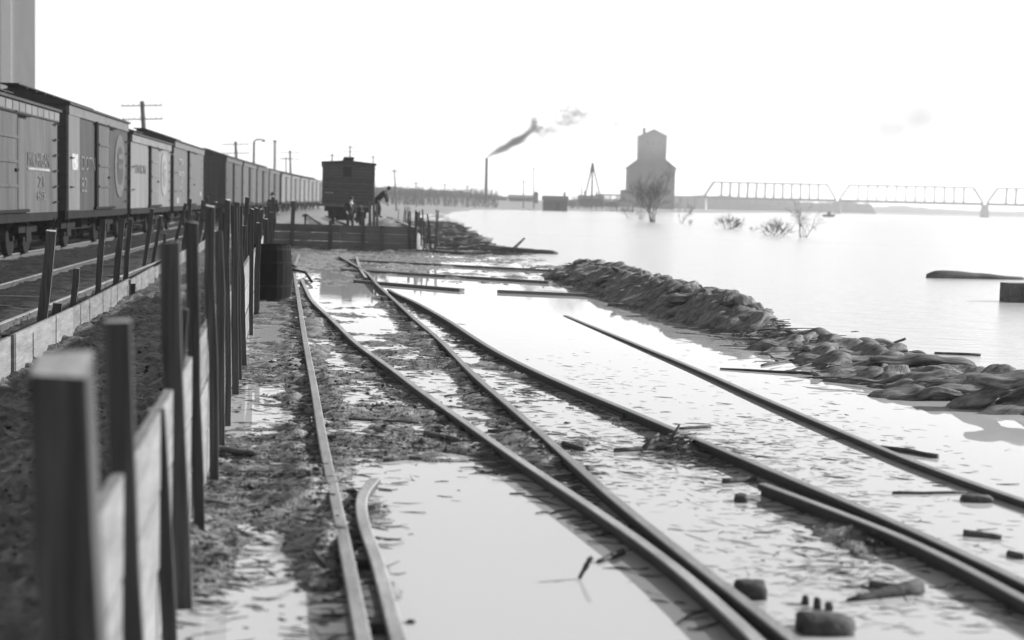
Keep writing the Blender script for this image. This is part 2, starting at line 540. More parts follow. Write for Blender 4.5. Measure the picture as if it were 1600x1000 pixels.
    riv = sst(d, 0.0, 2.0 + 0.02 * Y) * (1 - sst(Y - far_y(X), -6, 2))
    h = h * (1 - riv) - 1.1 * riv
    far = sst(Y, 150, 320) * (1 - riv)
    h = h + far * (0.35 + 0.25 * fbm(X * .02, Y * .02, 3))
    bluff = sst(Y, 330, 470) * (1 - sst(X, 0, 60)) * (1 - riv)
    h = h + bluff * 2.5
    return h

def axis(segs):
    out = [segs[0][0]]
    for a, b_, st in segs:
        n = max(1, int(round((b_ - a) / st)))
        out += list(np.linspace(a, b_, n + 1)[1:])
    return np.array(out)
gx = axis([(-2200, -300, 190), (-300, -60, 12), (-60, -16, 1.5), (-16, -6, 0.14), (-6, 4.6, 0.032), (4.6, 8, .1), (8, 30, 1.0), (30, 260, 9), (260, 2200, 140)])
gy = axis([(-150, -10, 14), (-10, 2.5, .8), (2.5, 10, 0.03), (10, 20, 0.055), (20, 32, .11), (32, 60, .25), (60, 130, 1.0), (130, 500, 6), (500, 1200, 25), (1200, 2600, 200)])
GX, GY = np.meshgrid(gx, gy)
GZ = height(GX, GY)
me = bpy.data.meshes.new('ground')
nx, ny = len(gx), len(gy)
me.vertices.add(nx * ny)
me.vertices.foreach_set('co', np.stack([GX, GY, GZ], -1).reshape(-1).astype(np.float32))
ii = np.arange((nx - 1) * (ny - 1))
a = (ii // (nx - 1)) * nx + ii % (nx - 1)
q = np.stack([a, a + 1, a + nx + 1, a + nx], -1).astype(np.int32)
me.loops.add(q.size)
me.loops.foreach_set('vertex_index', q.reshape(-1))
me.polygons.add(len(q))
me.polygons.foreach_set('loop_start', np.arange(0, q.size, 4, dtype=np.int32))
me.polygons.foreach_set('use_smooth', np.ones(len(q), dtype=bool))
me.update(calc_edges=True)
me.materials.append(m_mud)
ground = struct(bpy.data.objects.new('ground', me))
col.objects.link(ground)
def gz(x, y):
    return float(height(np.array([[float(x)]]), np.array([[float(y)]]))[0, 0])
def surf(x, y):
    return max(0.0, gz(x, y))

wm = MB()
wm.add([(-2200, -150, 0), (2200, -150, 0), (2200, 2600, 0), (-2200, 2600, 0)], [(0, 1, 2, 3)])
water = struct(wm.build('flood_water', m_water))

# ------------------------------------------------------------------ tracks
PROF = [(-.033, 0), (-.033, -.028), (-.008, -.036), (-.008, -.105), (-.06, -.115), (-.06, -.128), (.06, -.128), (.06, -.115), (.008, -.105), (.008, -.036), (.033, -.028), (.033, 0), (.026, .005), (-.026, .005)]
def worn(o):
    o.data.materials.append(m_railtop)
    n = len(PROF)
    for i, p in enumerate(o.data.polygons):
        if i < len(o.data.polygons) - 2 and i % n in (n - 3, n - 2, n - 1):
            p.material_index = 1
    return o
def rail_obj(name, ys, xs, parent=None, z=RZ, zf=None):
    mb = MB()
    pts = [(x, y, z + (zf(y) if zf else 0)) for x, y in zip(xs, ys)]
    mb.sweep(pts, PROF)
    o = mb.build(name, m_rail, parent) if parent is not None else mb.build_at(name, m_rail, pts[0])
    return worn(o)
sw = empty('railway_switch', (0.2, 6, 0), 'flooded railway switch of rusty rails curving across the muddy yard', 'railway track')
for k in (1, 2, 3, 4):
    rail_obj('rail', *RL[k], parent=sw)
g1 = [(586, 748), (566, 776), (568, 816), (590, 880), (618, 984)]
def path_rail(pix, z, back=0):
    pts = [P(a_, b_, z) for a_, b_ in pix]
    out = []
    for i in range(len(pts) - 1):
        p0, p1, p2, p3 = pts[max(i - 1, 0)], pts[i], pts[i + 1], pts[min(i + 2, len(pts) - 1)]
        for s_ in range(6):
            t_ = s_ / 6
            out.append(0.5 * ((2 * p1) + (p2 - p0) * t_ + (2 * p0 - 5 * p1 + 4 * p2 - p3) * t_ ** 2 + (3 * p1 - p0 - 3 * p2 + p3) * t_ ** 3))
    out.append(pts[-1])
    if back:
        out.append(pts[-1] + (pts[-1] - pts[-2]).normalized() * back)
    return out
worn(MB().sweep(path_rail(g1, RZ, 2.4), PROF).build('guard_rail', m_rail, sw))
worn(MB().sweep(path_rail([(1191, 756), (1366, 822), (1480, 873), (1600, 936)], RZ, 2.5), PROF).build('guard_rail', m_rail, sw))
worn(MB().sweep(path_rail([(557, 401), (562, 418), (572, 434)], RZ), PROF).build('closure_rail', m_rail, sw))
# spacer blocks between running rail and guard rail, joint bars on the rail webs
for k, y in ((1, 5.6), (1, 6.6), (1, 7.3)):
    x = np.interp(y, *RL[1])
    MB().box((x + .11, y, .02), (.1, .12, .06)).build('spacer_block', m_rail, sw)
for k, y in ((1, 9.2), (1, 17), (2, 11.5), (3, 9.6), (3, 17), (4, 11.8), (4, 8.1)):
    x0, x1 = np.interp(y - .3, *RL[k]), np.interp(y + .3, *RL[k])
    for s_ in (-1, 1):
        MB().bar((x0 + s_ * .022, y - .3, RZ - .068), (x1 + s_ * .022, y + .3, RZ - .068), .022, .06).build('joint_bar', m_rail, sw)
RL[5] = trace(rail_pix[5], .04)
tag(rail_obj('sunken_rail', *RL[5], z=.04, zf=lambda y: -.03 * max(0, (y - 12) / 9)), 'lone rail half sunk in still water beside the sandbags', 'rail')

# track beside the boxcars with its ties
tl = empty('siding_track', (-7, 22, 0), 'railway track with muddy ties between the boxcars and the low board fence', 'railway track')
def lrail(pix):
    pts = [P(a_, b_, .2) for a_, b_ in pix]
    return np.array([p.y for p in pts]), np.array([p.x for p in pts])
ly = np.arange(8, 75, 0.8)
c0, c1 = np.polyfit(*lrail([(20, 500), (130, 452), (240, 412)]), 1)
near_x = c0 * ly + c1 + 0.00035 * np.maximum(0, ly - 34) ** 2
rail_obj('rail', ly, near_x, tl, z=.2)
rail_obj('rail', ly, near_x - 1.50, tl, z=.2)
ang = math.atan(c0)
for i, y in enumerate(np.arange(9, 60, .58)):
    x = np.interp(y, ly, near_x) - .75
    MB().box((x + random.uniform(-.06, .06), y, .045 + random.uniform(-.01, .012)), (2.5, .2, .1), Euler((0, 0, -ang + random.uniform(-.03, .03))).to_matrix()).build('tie', m_tie, tl)
# track of the boxcar string
def line_x(y):
    return -10.8 - .115 * (y - 29.7) + .00026 * max(0, y - 80) ** 2
bt = empty('boxcar_track', (-12, 35, 0), 'shadowed railway track under the long string of boxcars', 'railway track')
by = np.arange(14, 260, 2.0)
for off in (-.66, -2.1):
    rail_obj('rail', by, np.array([line_x(y) for y in by]) + off, bt, z=.22)
for i, y in enumerate(np.arange(20, 74, .6)):
    MB().box((line_x(y) - 1.38, y, .05), (2.5, .2, .1), Euler((0, 0, .115)).to_matrix()).build('tie', m_tie, bt)
# curved track behind the plank wall
ct = empty('curved_track', (-11, 60, 0), 'curving rails behind the plank wall beneath the lone boxcar', 'railway track')
cy = np.arange(50, 120, 1.0)
cxs = np.interp(cy, [50, 60, 70, 78, 120], [-10.3, -10.0, -10.0, -10.6, -17.6])
for off in (0, 1.47):
    rail_obj('rail', cy, cxs + off, ct, z=.26)
for y in np.arange(50, 76, .62):
    MB().box((np.interp(y, cy, cxs) + .73, y, .09), (2.5, .2, .1)).build('tie', m_tie, ct)

# ------------------------------------------------------------------ board fence along the near track
def fence_x(y, off=0.0):
    return float(r1x(y)) - 0.74 + off
fn = empty('board_fence', (fence_x(12), 12, 0), 'pale plank fence held by dark stakes, running from the blurred near stake', 'fence')
y = 3.09
while y < 44:
    L = random.uniform(3.4, 4.6)
    ye = min(44.3, y + L)
    zt = 0.03
    for r_ in range(3):
        hgt = random.uniform(.27, .31)
        j = random.uniform(-.006, .006)
        a_, b_ = Vector((fence_x(y, j), y, zt + hgt / 2)), Vector((fence_x(ye, j), ye - .012, zt + hgt / 2 + random.uniform(-.015, .015)))
        MB().bar(a_, b_, .035, hgt).build('board', m_board, fn)
        zt += hgt + random.uniform(.008, .02)
        if r_ == 1 and y > 16 and random.random() < .3:
            break
    y = ye
def stake(parent, base, top, w_, t_, m, name='post', point=False):
    base, top = Vector(base), Vector(top)
    d = (top - base).normalized()
    x = Vector((1, 0.16, 0)).normalized()
    x = (x - d * x.dot(d)).normalized()
    yv = d.cross(x)
    mb = MB()
    n = 5
    vs_ = []
    wob = [Vector((random.uniform(-.008, .008), random.uniform(-.006, .006), 0)) for _ in range(n)]
    kk = [random.uniform(.9, 1.08) for _ in range(n)]
    for i in range(n):
        c = base.lerp(top, i / (n - 1)) + wob[i] * (0 if i == 0 else 1)
        for a_, b_ in ((-1, -1), (1, -1), (1, 1), (-1, 1)):
            vs_.append(c + x * (a_ * w_ / 2 * kk[i]) + yv * (b_ * t_ / 2 * kk[-1 - i]))
    if t_ > .1:                                         # slanting saw cut
        vs_[-4] = vs_[-4] - d * .02; vs_[-3] = vs_[-3] - d * .03
    for i in range(4):                                  # sawn or battered head
        vs_[-4 + i] = vs_[-4 + i] + d * random.uniform(-.012, .012)
    fs = [(0, 3, 2, 1), (4 * n - 4, 4 * n - 3, 4 * n - 2, 4 * n - 1)]
    for i in range(n - 1):
        for k in range(4):
            k2 = (k + 1) % 4
            fs.append((4 * i + k, 4 * i + k2, 4 * i + 4 + k2, 4 * i + 4 + k))
    mb.add(vs_, fs)
    o = mb.build(name, m, parent)
    o.data.materials.append(m_sunlit_top)
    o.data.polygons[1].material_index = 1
    return o
def post_px(parent, bx_, Yd, off, tx, ty, w_, t_, m=m_post):
    top = D(tx, ty, Yd)
    base = Vector((fence_x(Yd, off) + (bx_ if bx_ else 0), Yd, -.12))
    return stake(parent, base, top, w_, t_, m)
# (distance, side, top pixel, width, thickness)
for Yd, off, tx, ty, w_, t_ in [
        (3.05, .09, 92, 562, .125, .14), (4.05, .065, 184, 496, .075, .045),
        (5.85, .07, 263, 380, .075, .06), (5.25, .065, 243, 640, .06, .045), (6.5, -.07, 281, 482, .07, .05), (7.05, .065, 300, 347, .06, .05), (8.5, .065, 327, 322, .055, .05),
        (9.4, .06, 343, 361, .06, .05), (10.6, .06, 354, 313, .045, .05), (11.8, -.06, 346, 333, .06, .05), (12.3, .06, 365, 322, .06, .05), (13.3, .06, 371, 316, .05, .05)]:
    post_px(fn, 0, Yd, off, tx, ty, w_, t_)
yy = 14.2
while yy < 44.5:
    sd_ = random.choice((-.065, .065, .065))
    h_ = random.uniform(1.15, 1.75)
    b0 = Vector((fence_x(yy, sd_), yy, -.05))
    stake(fn, b0, b0 + Vector((random.gauss(.02, .05), random.gauss(0, .04), h_ + .05)), random.uniform(.05, .085), .05, m_post)
    yy += random.uniform(.75, 1.35)

# ------------------------------------------------------------------ low board fence on the left
fl = empty('low_board_fence', tuple(P(120, 525, .08)), 'low fence of single pale boards and leaning stakes beside the siding', 'fence')
A0, A1 = P(0, 593, .08), P(236, 443, .08)
dirl = (A1 - A0) / (A1.y - A0.y)
def lowx(y):
    return A0 + dirl * (y - A0.y)
segs = [(7.4, 12.9, .34, 0), (12.7, 16.2, .36, .03), (16.1, 22.4, .33, -.01), (22.3, 26.2, .3, .02), (26.0, 31.5, .3, 0), (31.4, 38, .32, .02), (38, 44, .3, 0)]
for y0, y1, h_, j in segs:
    a_, b_ = lowx(y0), lowx(y1)
    a_.z = .06 + h_ / 2 + random.uniform(-.02, .02); b_.z = .06 + h_ / 2 + random.uniform(-.02, .03)
    a_.x += j; b_.x += j
    MB().bar(a_, b_, .03, h_).build('board', m_board, fl)
for bx_, by_, tx, ty, w_ in [(62, 528, 80, 360, .11), (113, 490, 119, 420, .085), (84, 512, 90, 474, .10), (151, 474, 162, 342, .085), (179, 455, 191, 341, .10), (194, 446, 204, 343, .085),
                             (223, 426, 238, 326, .085), (237, 418, 251, 337, .08), (1, 560, 4, 529, .1), (268, 398, 290, 318, .09), (256, 404, 258, 365, .08), (283, 392, 296, 330, .09), (208, 470, 208, 444, .07)]:
    b0 = P(bx_, by_, .05)
    stake(fl, b0 - Vector((0, 0, .1)), D(tx, ty, b0.y), w_, .05, m_post)
yy = 36
while yy < 44:
    b0 = lowx(yy); b0.z = 0
    stake(fl, b0 + Vector((-.1, 0, 0)), b0 + Vector((random.uniform(0, .3), 0, random.uniform(1.1, 1.7))), .09, .05, m_post)
    yy += random.uniform(.9, 1.6)

# ------------------------------------------------------------------ plank wall across the yard
WL, WR = P(405, 386, 0.02), P(651, 393, 0.02)
pw = empty('plank_wall', tuple(WL.lerp(WR, .5)), 'low wall of wet horizontal planks with short posts across the tracks', 'wall')
wd = (WR - WL).normalized()
z = 0.02
for r_, hgt in enumerate((.27, .28, .27)):
    for k in range(2):
        a_ = WL.lerp(WR, (0, .52)[k]) ; b_ = WL.lerp(WR, (.518, 1)[k])
        a_.z = b_.z = z + hgt / 2
        a_.y += .012 * k; b_.y += .012 * k
        MB().bar(a_, b_, .05, hgt - .018).build('plank', m_board2, pw)
    z += hgt
nrm = Vector((wd.y, -wd.x, 0))
for px_, ty, tx, w_ in [(456, 314, 459, .14), (516, 344, 517, .12), (568, 330, 567, .12), (597, 352, 597, .12), (648, 330, 651, .07), (640, 345, 640, .08)]:
    k = (px_ - 405) / 246
    b0 = WL.lerp(WR, k) + nrm * .055
    stake(pw, b0 - Vector((0, 0, .1)), D(tx, ty, b0.y), w_, .07, m_post)
# pointed pale stakes standing close behind it
for px_, ty in [(577, 316), (583, 310), (588, 318), (565, 322)]:
    b0 = WL.lerp(WR, (px_ - 405) / 246) - nrm * .25
    stake(pw, b0, D(px_ + 1, ty, b0.y), .09, .04, m_board2, 'stake')
# return fence running away on the right with thin stakes
rf = empty('stake_fence', tuple(WR + Vector((0, 10, 0))), 'row of thin stakes with a pale capping board right of the plank wall', 'fence')
e0, e1 = WR + Vector((0, .1, 0)), D(603, 336, 78)
pts_ = [WR + Vector((-.02, .15, 0)), D(640, 352, 50), D(622, 343, 58), D(608, 334, 68)]
for i in range(3):
    a_, b_ = pts_[i].copy(), pts_[i + 1].copy()
    a_.z = .78 + .03 * i; b_.z = .80 + .03 * i
    MB().bar(a_, b_, .22, .08).build('board', m_board, rf)
    a2, b2 = a_.copy(), b_.copy()
    a2.z = b2.z = .36
    MB().bar(a2, b2, .04, .68).build('plank', m_board2, rf)
for i in range(30):
    k = i / 29
    q_ = pts_[0].lerp(pts_[3], k) if False else (pts_[0].lerp(pts_[1], k * 3) if k < .333 else pts_[1].lerp(pts_[2], k * 3 - 1) if k < .667 else pts_[2].lerp(pts_[3], k * 3 - 2))
    b0 = Vector((q_.x + .25 + random.uniform(0, .5), q_.y, 0.0))
    stake(rf, b0, b0 + Vector((random.gauss(0, .06), 0, random.uniform(.9, 1.45))), random.uniform(.03, .05), .03, m_stick, 'stake')
# earth fill behind the wall
mb = MB()
n = 22
cx_, cy_ = D(608, 345, 59).x, 59.0
vs_, fs = [], []
for i in range(n):
    for j in range(n):
        a_, b_ = i / (n - 1) * 2 - 1, j / (n - 1) * 2 - 1
        r_ = max(0, 1 - (a_ * a_ + b_ * b_))
        x_, y_ = cx_ + a_ * 1.05 - .15 * b_ * 12, cy_ + b_ * 12
        vs_.append((x_, y_, .0 + r_ ** .4 * (.86 + .16 * float(fbm(np.array(x_ * 2.), np.array(y_ * 1.3), 3)))))
for i in range(n - 1):
    for j in range(n - 1):
        fs.append((i * n + j, (i + 1) * n + j, (i + 1) * n + j + 1, i * n + j + 1))
mb.add(vs_, fs)
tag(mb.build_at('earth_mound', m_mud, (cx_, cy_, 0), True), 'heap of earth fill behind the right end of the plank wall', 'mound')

# ------------------------------------------------------------------ barrel
def barrel(base, r_, h_):
    root = empty('barrel', tuple(base), 'big dark wooden barrel standing in mud between fence and rail', 'barrel')
    prof = []
    for i in range(11):
        k = i / 10
        prof.append((r_ * (.9 + .1 * math.sin(math.pi * k)), h_ * k))
    n_ = 22
    mb = MB()
    for s_ in range(n_):
        a0, a1 = 2 * math.pi * s_ / n_, 2 * math.pi * (s_ + .94) / n_
        vs_ = []
        for rr, zz in prof:
            for a_ in (a0, a1):
                vs_.append(base + Vector((rr * math.cos(a_), rr * math.sin(a_), zz)))
            for a_ in (a1, a0):
                vs_.append(base + Vector(((rr - .025) * math.cos(a_), (rr - .025) * math.sin(a_), zz)))
        fs = [(0, 3, 2, 1), tuple(len(vs_) - 4 + k for k in range(4))]
        for i in range(len(prof) - 1):
            for k in range(4):
                k2 = (k + 1) % 4
                fs.append((4 * i + k, 4 * i + k2, 4 * i + 4 + k2, 4 * i + 4 + k))
        MB().add(vs_, fs).build('stave', m_barrel, root)
    for k in (.07, .3, .7, .93):
        rr = r_ * (.9 + .1 * math.sin(math.pi * k)) + .006
        hp = [(rr, h_ * k - .02), (rr, h_ * k + .02)]
        m2 = MB()
        m2.lathe(base, hp, 32)
        m2.f = m2.f[:-2]
        m2.build('hoop', m_iron, root)
    MB().lathe(base, [(r_ * .88, h_ - .05), (r_ * .88, h_ - .03)], 28).build('lid', m_barrel, root)
bq = P(419, 469, .02)
barrel(Vector((bq.x, bq.y + .3, -.04)), .345, .98)

# ------------------------------------------------------------------ boxcars
def make_boxcar(label, L, H, mside, mend, mdoor, fasc, opts, group='boxcars standing in a string on the left'):
    root = empty('boxcar', (0, 0, 0), label, 'boxcar', group, local=True)
    W = 2.72
    z0, z1 = 1.02, 1.02 + H
    # body: side and end sheathing with the roof line of a shallow gable
    hw = W / 2
    y0, y1 = -L / 2, L / 2
    b_ = MB()
    b_.add([(-hw, y0, z0), (hw, y0, z0), (hw, y1, z0), (-hw, y1, z0), (-hw, y0, z1), (hw, y0, z1), (hw, y1, z1), (-hw, y1, z1)],
           [(0, 3, 2, 1), (4, 5, 6, 7), (1, 2, 6, 5), (3, 0, 4, 7)])
    b_.build('side_sheathing', mside, root)
    for s_, yy_ in ((-1, y0), (1, y1)):
        e = MB()
        for i in range(9):
            zz = z0 + H * i / 9
            e.box((0, yy_ + s_ * .02, zz + H / 18), (W - .01, .05, H / 9 - .016))
        e.add([(-hw, yy_ + s_ * .03, z1), (hw, yy_ + s_ * .03, z1), (0, yy_ + s_ * .03, z1 + .3)], [(0, 1, 2)])
        e.build('end_wall', mend, root)
    r_ = MB()
    ov = .1
    r_.add([(-hw - ov, y0 - ov, z1), (hw + ov, y0 - ov, z1), (0, y0 - ov, z1 + .32), (-hw - ov, y1 + ov, z1), (hw + ov, y1 + ov, z1), (0, y1 + ov, z1 + .32),
            (-hw - ov, y0 - ov, z1 - .06), (hw + ov, y0 - ov, z1 - .06), (-hw - ov, y1 + ov, z1 - .06), (hw + ov, y1 + ov, z1 - .06)],
           [(0, 2, 5, 3), (2, 1, 4, 5), (0, 6, 7, 1, 2), (3, 5, 4, 9, 8), (1, 7, 9, 4), (0, 3, 8, 6), (6, 8, 9, 7)])
    rf_ = r_.build('roof', m_roof, root)
    w_ = MB()
    for k in range(3):
        w_.box(((k - 1) * .16, 0, z1 + .40), (.145, L + .7, .03))
    for k in range(9):
        w_.box((0, y0 + (k + .5) * L / 9, z1 + .355), (.5, .06, .07))
    w_.build('running_board', m_roof, rf_)
    for s_ in (-1, 1):
        MB().box((s_ * (hw + .025), 0, z1 - .19), (.045, L, .24)).build('fascia', fasc, root)
        if opts.get('panels'):
            for k in range(18):
                MB().box((s_ * (hw + .05), y0 + (k + .5) * L / 18, z1 - .19), (.02, L / 18 - .07, .19)).build('fascia_panel', opts['panels'], root)
        dw = 1.75
        d = MB().box((s_ * (hw + .06), 0, z0 + H / 2 - .12), (.07, dw, H - .42)).build('door', mdoor, root)
        for k in (.25, .5, .75):
            MB().box((s_ * (hw + .105), 0, z0 + .08 + (H - .42) * k), (.03, dw - .05, .06)).build('door_batten', mdoor, d)
        MB().box((s_ * (hw + .115), dw * .42, z0 + .95), (.05, .22, .06)).build('door_handle', m_iron, d)
        MB().box((s_ * (hw + .07), .5, z1 - .345), (.09, dw * 1.9, .05)).build('door_track', m_iron, root)
        MB().box((s_ * (hw + .05), .5, z0 + .06), (.06, dw * 1.9, .07)).build('door_track', m_iron, root)
        for yy_ in (-dw / 2 - .09, dw / 2 + .09):
            MB().box((s_ * (hw + .03), yy_, z0 + H / 2 - .1), (.1, .13, H - .38)).build('door_post', m_iron, root)
        # side sill
        MB().box((s_ * (hw - .05), 0, z0 - .1), (.12, L, .19)).build('side_sill', m_iron, root)
        # ladder rungs and steps
        lad = MB()
        for k in range(6):
            lad.box((s_ * (hw + .06), y1 - .35, z0 + .25 + k * .38), (.03, .42, .03))
            lad.box((s_ * (hw + .06), y0 + .35, z0 + .25 + k * .38), (.03, .42, .03)) if k in (1, 3) else None
        lad.box((s_ * (hw + .02), y1 - .3, z0 - .42), (.04, .4, .04)); lad.box((s_ * (hw + .02), y1 - .12, z0 - .3), (.04, .03, .3)); lad.box((s_ * (hw + .02), y1 - .48, z0 - .3), (.04, .03, .3))
        lad.build('grab_irons', m_iron, root)['kind'] = 'stuff'
        if opts.get('end_panel'):
            MB().box((s_ * (hw + .015), y0 + .75, z0 + H / 2 - .1), (.03, 1.5, H - .25)).build('end_panel', opts['end_panel'], root)
        for fn_ in opts.get('marks', []):
            fn_(root, s_, hw, y0, y1, z0, H)
    u_ = MB()
    u_.box((0, 0, z0 - .12), (1.2, L - .3, .24))
    for s_ in (-1, 1):
        u_.box((0, s_ * (L / 2 + .35), z0 - .12), (.16, .8, .18))
        u_.box((0, s_ * (L / 2 - .02), z0 - .1), (W - .05, .24, .22))
        u_.tube([(s_ * .75, -L / 2 + 2, z0 - .25), (s_ * .75, -1.6, z0 - .55), (s_ * .75, 1.6, z0 - .55), (s_ * .75, L / 2 - 2, z0 - .25)], .025, 5)
    u_.box((.5, .8, z0 - .4), (.5, .9, .35))
    u_.build('underframe', m_iron, root)
    for ty_ in (-L / 2 + 1.75, L / 2 - 1.75):
        t_ = MB()
        for s_ in (-1, 1):
            t_.box((s_ * .98, ty_, .62), (.12, 1.9, .16)); t_.box((s_ * .98, ty_, .38), (.1, .9, .12)); t_.box((s_ * .98, ty_, .5), (.16, .5, .34))
        t_.box((0, ty_, .66), (2.1, .34, .22))
        tr = t_.build('truck', m_iron, root)
        for ay in (-.82, .82):
            wv = MB()
            wv.tube([(-.9, ty_ + ay, .42 + .0), (.9, ty_ + ay, .42)], .07, 8)
            for s_ in (-1, 1):
                wv.tube([(s_ * .70, ty_ + ay, .42), (s_ * .82, ty_ + ay, .42)], [.45, .42], 20)
            wv.build('wheelset', m_iron, tr)
    return root
LM = {}
def glyph_mesh(txt):
    cu = bpy.data.curves.new('lettering', 'FONT')
    cu.body = txt
    cu.extrude = 0.004
    o = bpy.data.objects.new('lettering', cu)
    col.objects.link(o)
    dg = bpy.context.evaluated_depsgraph_get()
    me_ = bpy.data.meshes.new_from_object(o.evaluated_get(dg))
    bpy.data.objects.remove(o)
    me_.materials.clear()
    me_.materials.append(m_letter)
    return me_
def lettering(txt, yc, zc, w_, h_, m=None):
    me_ = glyph_mesh(txt)
    xs_ = [v.co.x for v in me_.vertices]; zs_ = [v.co.y for v in me_.vertices]
    wx, hx = max(xs_) - min(xs_), max(zs_) - min(zs_)
    x0, y0_ = min(xs_), min(zs_)
    for v in me_.vertices:
        px_, py_, d_ = v.co
        v.co = ((d_) + .006, (px_ - x0 - wx / 2) / wx * w_, (py_ - y0_ - hx / 2) / hx * h_)
    if m:
        me_.materials.clear(); me_.materials.append(m)
    def put(root, s_, hw, y0, y1, z0, H):
        if s_ < 0:
            return
        o = bpy.data.objects.new('lettering', me_)
        col.objects.link(o)
        o.parent = root
        o.location = (hw + .012, yc(y0, y1) , z0 + zc * H)
        o['kind'] = 'stuff'
    return put
def stripe(yc, zc, w_, h_, m=m_letter, name='painted_bar', x=.012):
    def put(root, s_, hw, y0, y1, z0, H):
        if s_ > 0:
            MB().box((hw + x, yc(y0, y1), z0 + zc * H), (.012, w_, h_)).build(name, m, root)
    return put
def emblem(yc, zc, r_, m, ring=None):
    def put(root, s_, hw, y0, y1, z0, H):
        if s_ < 0:
            return
        c = Vector((hw + .012, yc(y0, y1), z0 + zc * H))
        vs_ = [c + Vector((0, r_ * math.cos(a_ * math.pi / 16), r_ * math.sin(a_ * math.pi / 16))) for a_ in range(32)]
        vs_ += [q + Vector((.012, 0, 0)) for q in vs_]
        fs = [tuple(range(32)), tuple(range(63, 31, -1))] + [(k, (k + 1) % 32, 32 + (k + 1) % 32, 32 + k) for k in range(32)]
        o = MB().add(vs_, fs).build('emblem', m, root)
        if ring:
            vs_ = [c + Vector((.018, r_ * .62 * math.cos(a_ * math.pi / 16), r_ * .62 * math.sin(a_ * math.pi / 16))) for a_ in range(32)]
            MB().add(vs_, [tuple(range(32))]).build('emblem_centre', ring, o)
            for dz in (-.02, .3):
                MB().box((c.x + .026, c.y, c.z + dz * r_), (.012, r_ * .9, r_ * .16)).build('emblem_bar', m, o)
    return put
m_emb = mat('faded_emblem_paint', 0.035, 0.075, (5, 5, 5), 0.8)
m_emb2 = mat('chalky_emblem_paint', 0.11, 0.18, (5, 5, 5), 0.8)
def place_car(root, y0, y1):
    ym = (y0 + y1) / 2
    dx = (line_x(y1) - line_x(y0)) / (y1 - y0)
    a_ = -math.atan(dx)
    root.location = (line_x(ym) - 1.36 * math.cos(a_), ym, .2)
    root.rotation_euler = (0, 0, a_)
faint = mat('worn_lettering', 0.05, 0.115, (5, 5, 5), 0.8)
c1 = make_boxcar('faded boxcar at the left edge with underlined lettering and paneled fascia', 11.0, 2.52, m_car_a, m_car_b, m_car_a, m_fascia_d,
                 {'panels': m_fascia, 'marks': [lettering('MICHIGAN', lambda a, b: b - 2.1, .49, 2.3, .32, faint), stripe(lambda a, b: b - 2.1, .40, 2.3, .055), lettering('21', lambda a, b: b - 1.9, .29, .6, .26, faint), lettering('603', lambda a, b: b - 1.9, .16, .8, .22, faint)]})
place_car(c1, 24.0, 35.2)
c2 = make_boxcar('dark boxcar with a pale end panel and round emblem, second from left', 9.7, 2.80, m_car_b, m_car_b, m_car_a, m_fascia,
                 {'end_panel': m_car_c, 'marks': [stripe(lambda a, b: a + .8, .46, .8, .42, m_letter, 'painted_block', .036), lettering('IDOTN', lambda a, b: a + 2.75, .46, 2.2, .38, faint), lettering('82', lambda a, b: a + 2.2, .25, .8, .4, faint), emblem(lambda a, b: b - 1.55, .48, .98, m_emb, m_car_b)]})
place_car(c2, 36.3, 46.0)
c3 = make_boxcar('pale grey boxcar with white round emblem, lower than its neighbours', 10.2, 2.52, m_car_c, m_car_e, m_car_c, m_fascia,
                 {'marks': [lettering('UNION', lambda a, b: a + 2.1, .53, 2.4, .3, faint), emblem(lambda a, b: b - 2.0, .5, .85, m_emb2, m_car_c)]})
place_car(c3, 46.7, 56.9)
c4 = make_boxcar('grey boxcar with three stacked blocks of white lettering', 11.5, 2.74, m_car_d, m_car_e, m_car_d, m_fascia,
                 {'marks': [lettering('TEX', lambda a, b: a + 2.4, .68, 1.5, .26), lettering('PACIF', lambda a, b: a + 2.4, .49, 1.9, .26), lettering('1', lambda a, b: a + 2.6, .38, .3, .18), lettering('40', lambda a, b: a + 2.4, .27, 1.3, .26), stripe(lambda a, b: a + 1.2, .09, .8, .22), stripe(lambda a, b: b - 1.3, .2, .5, .2)]})
place_car(c4, 58.0, 69.5)
proto5 = make_boxcar('brown boxcar showing its dark end beyond the gap in the string', 11.0, 2.78, m_car_a, m_car_b, m_car_e, m_fascia_d, {})
place_car(proto5, 82.0, 93.0)
proto6 = make_boxcar('weathered grey boxcar standing behind the man by the fence', 11.2, 2.7, m_car_c, m_car_e, m_car_d, m_fascia, {})
place_car(proto6, 132.4, 143.6)
far_spec = [(proto5, 94.2, 'brown boxcar coupled behind the one with the dark end'), (proto5, 106.4, 'brown boxcar, third beyond the gap in the string'), (proto5, 118.6, 'last of the brown boxcars before the paler ones'),
            (proto6, 145.0, 'grey boxcar, second of the paler far ones'), (proto6, 157.6, 'grey boxcar, third of the paler far ones'), (proto6, 170.2, 'grey boxcar, fourth of the paler far ones'), (proto6, 182.8, 'far grey boxcar just left of the lone boxcar')]
for pr, y0, lab in far_spec:
    c = copy_tree(pr)
    c['label'] = lab
    place_car(c, y0, y0 + 11.1)

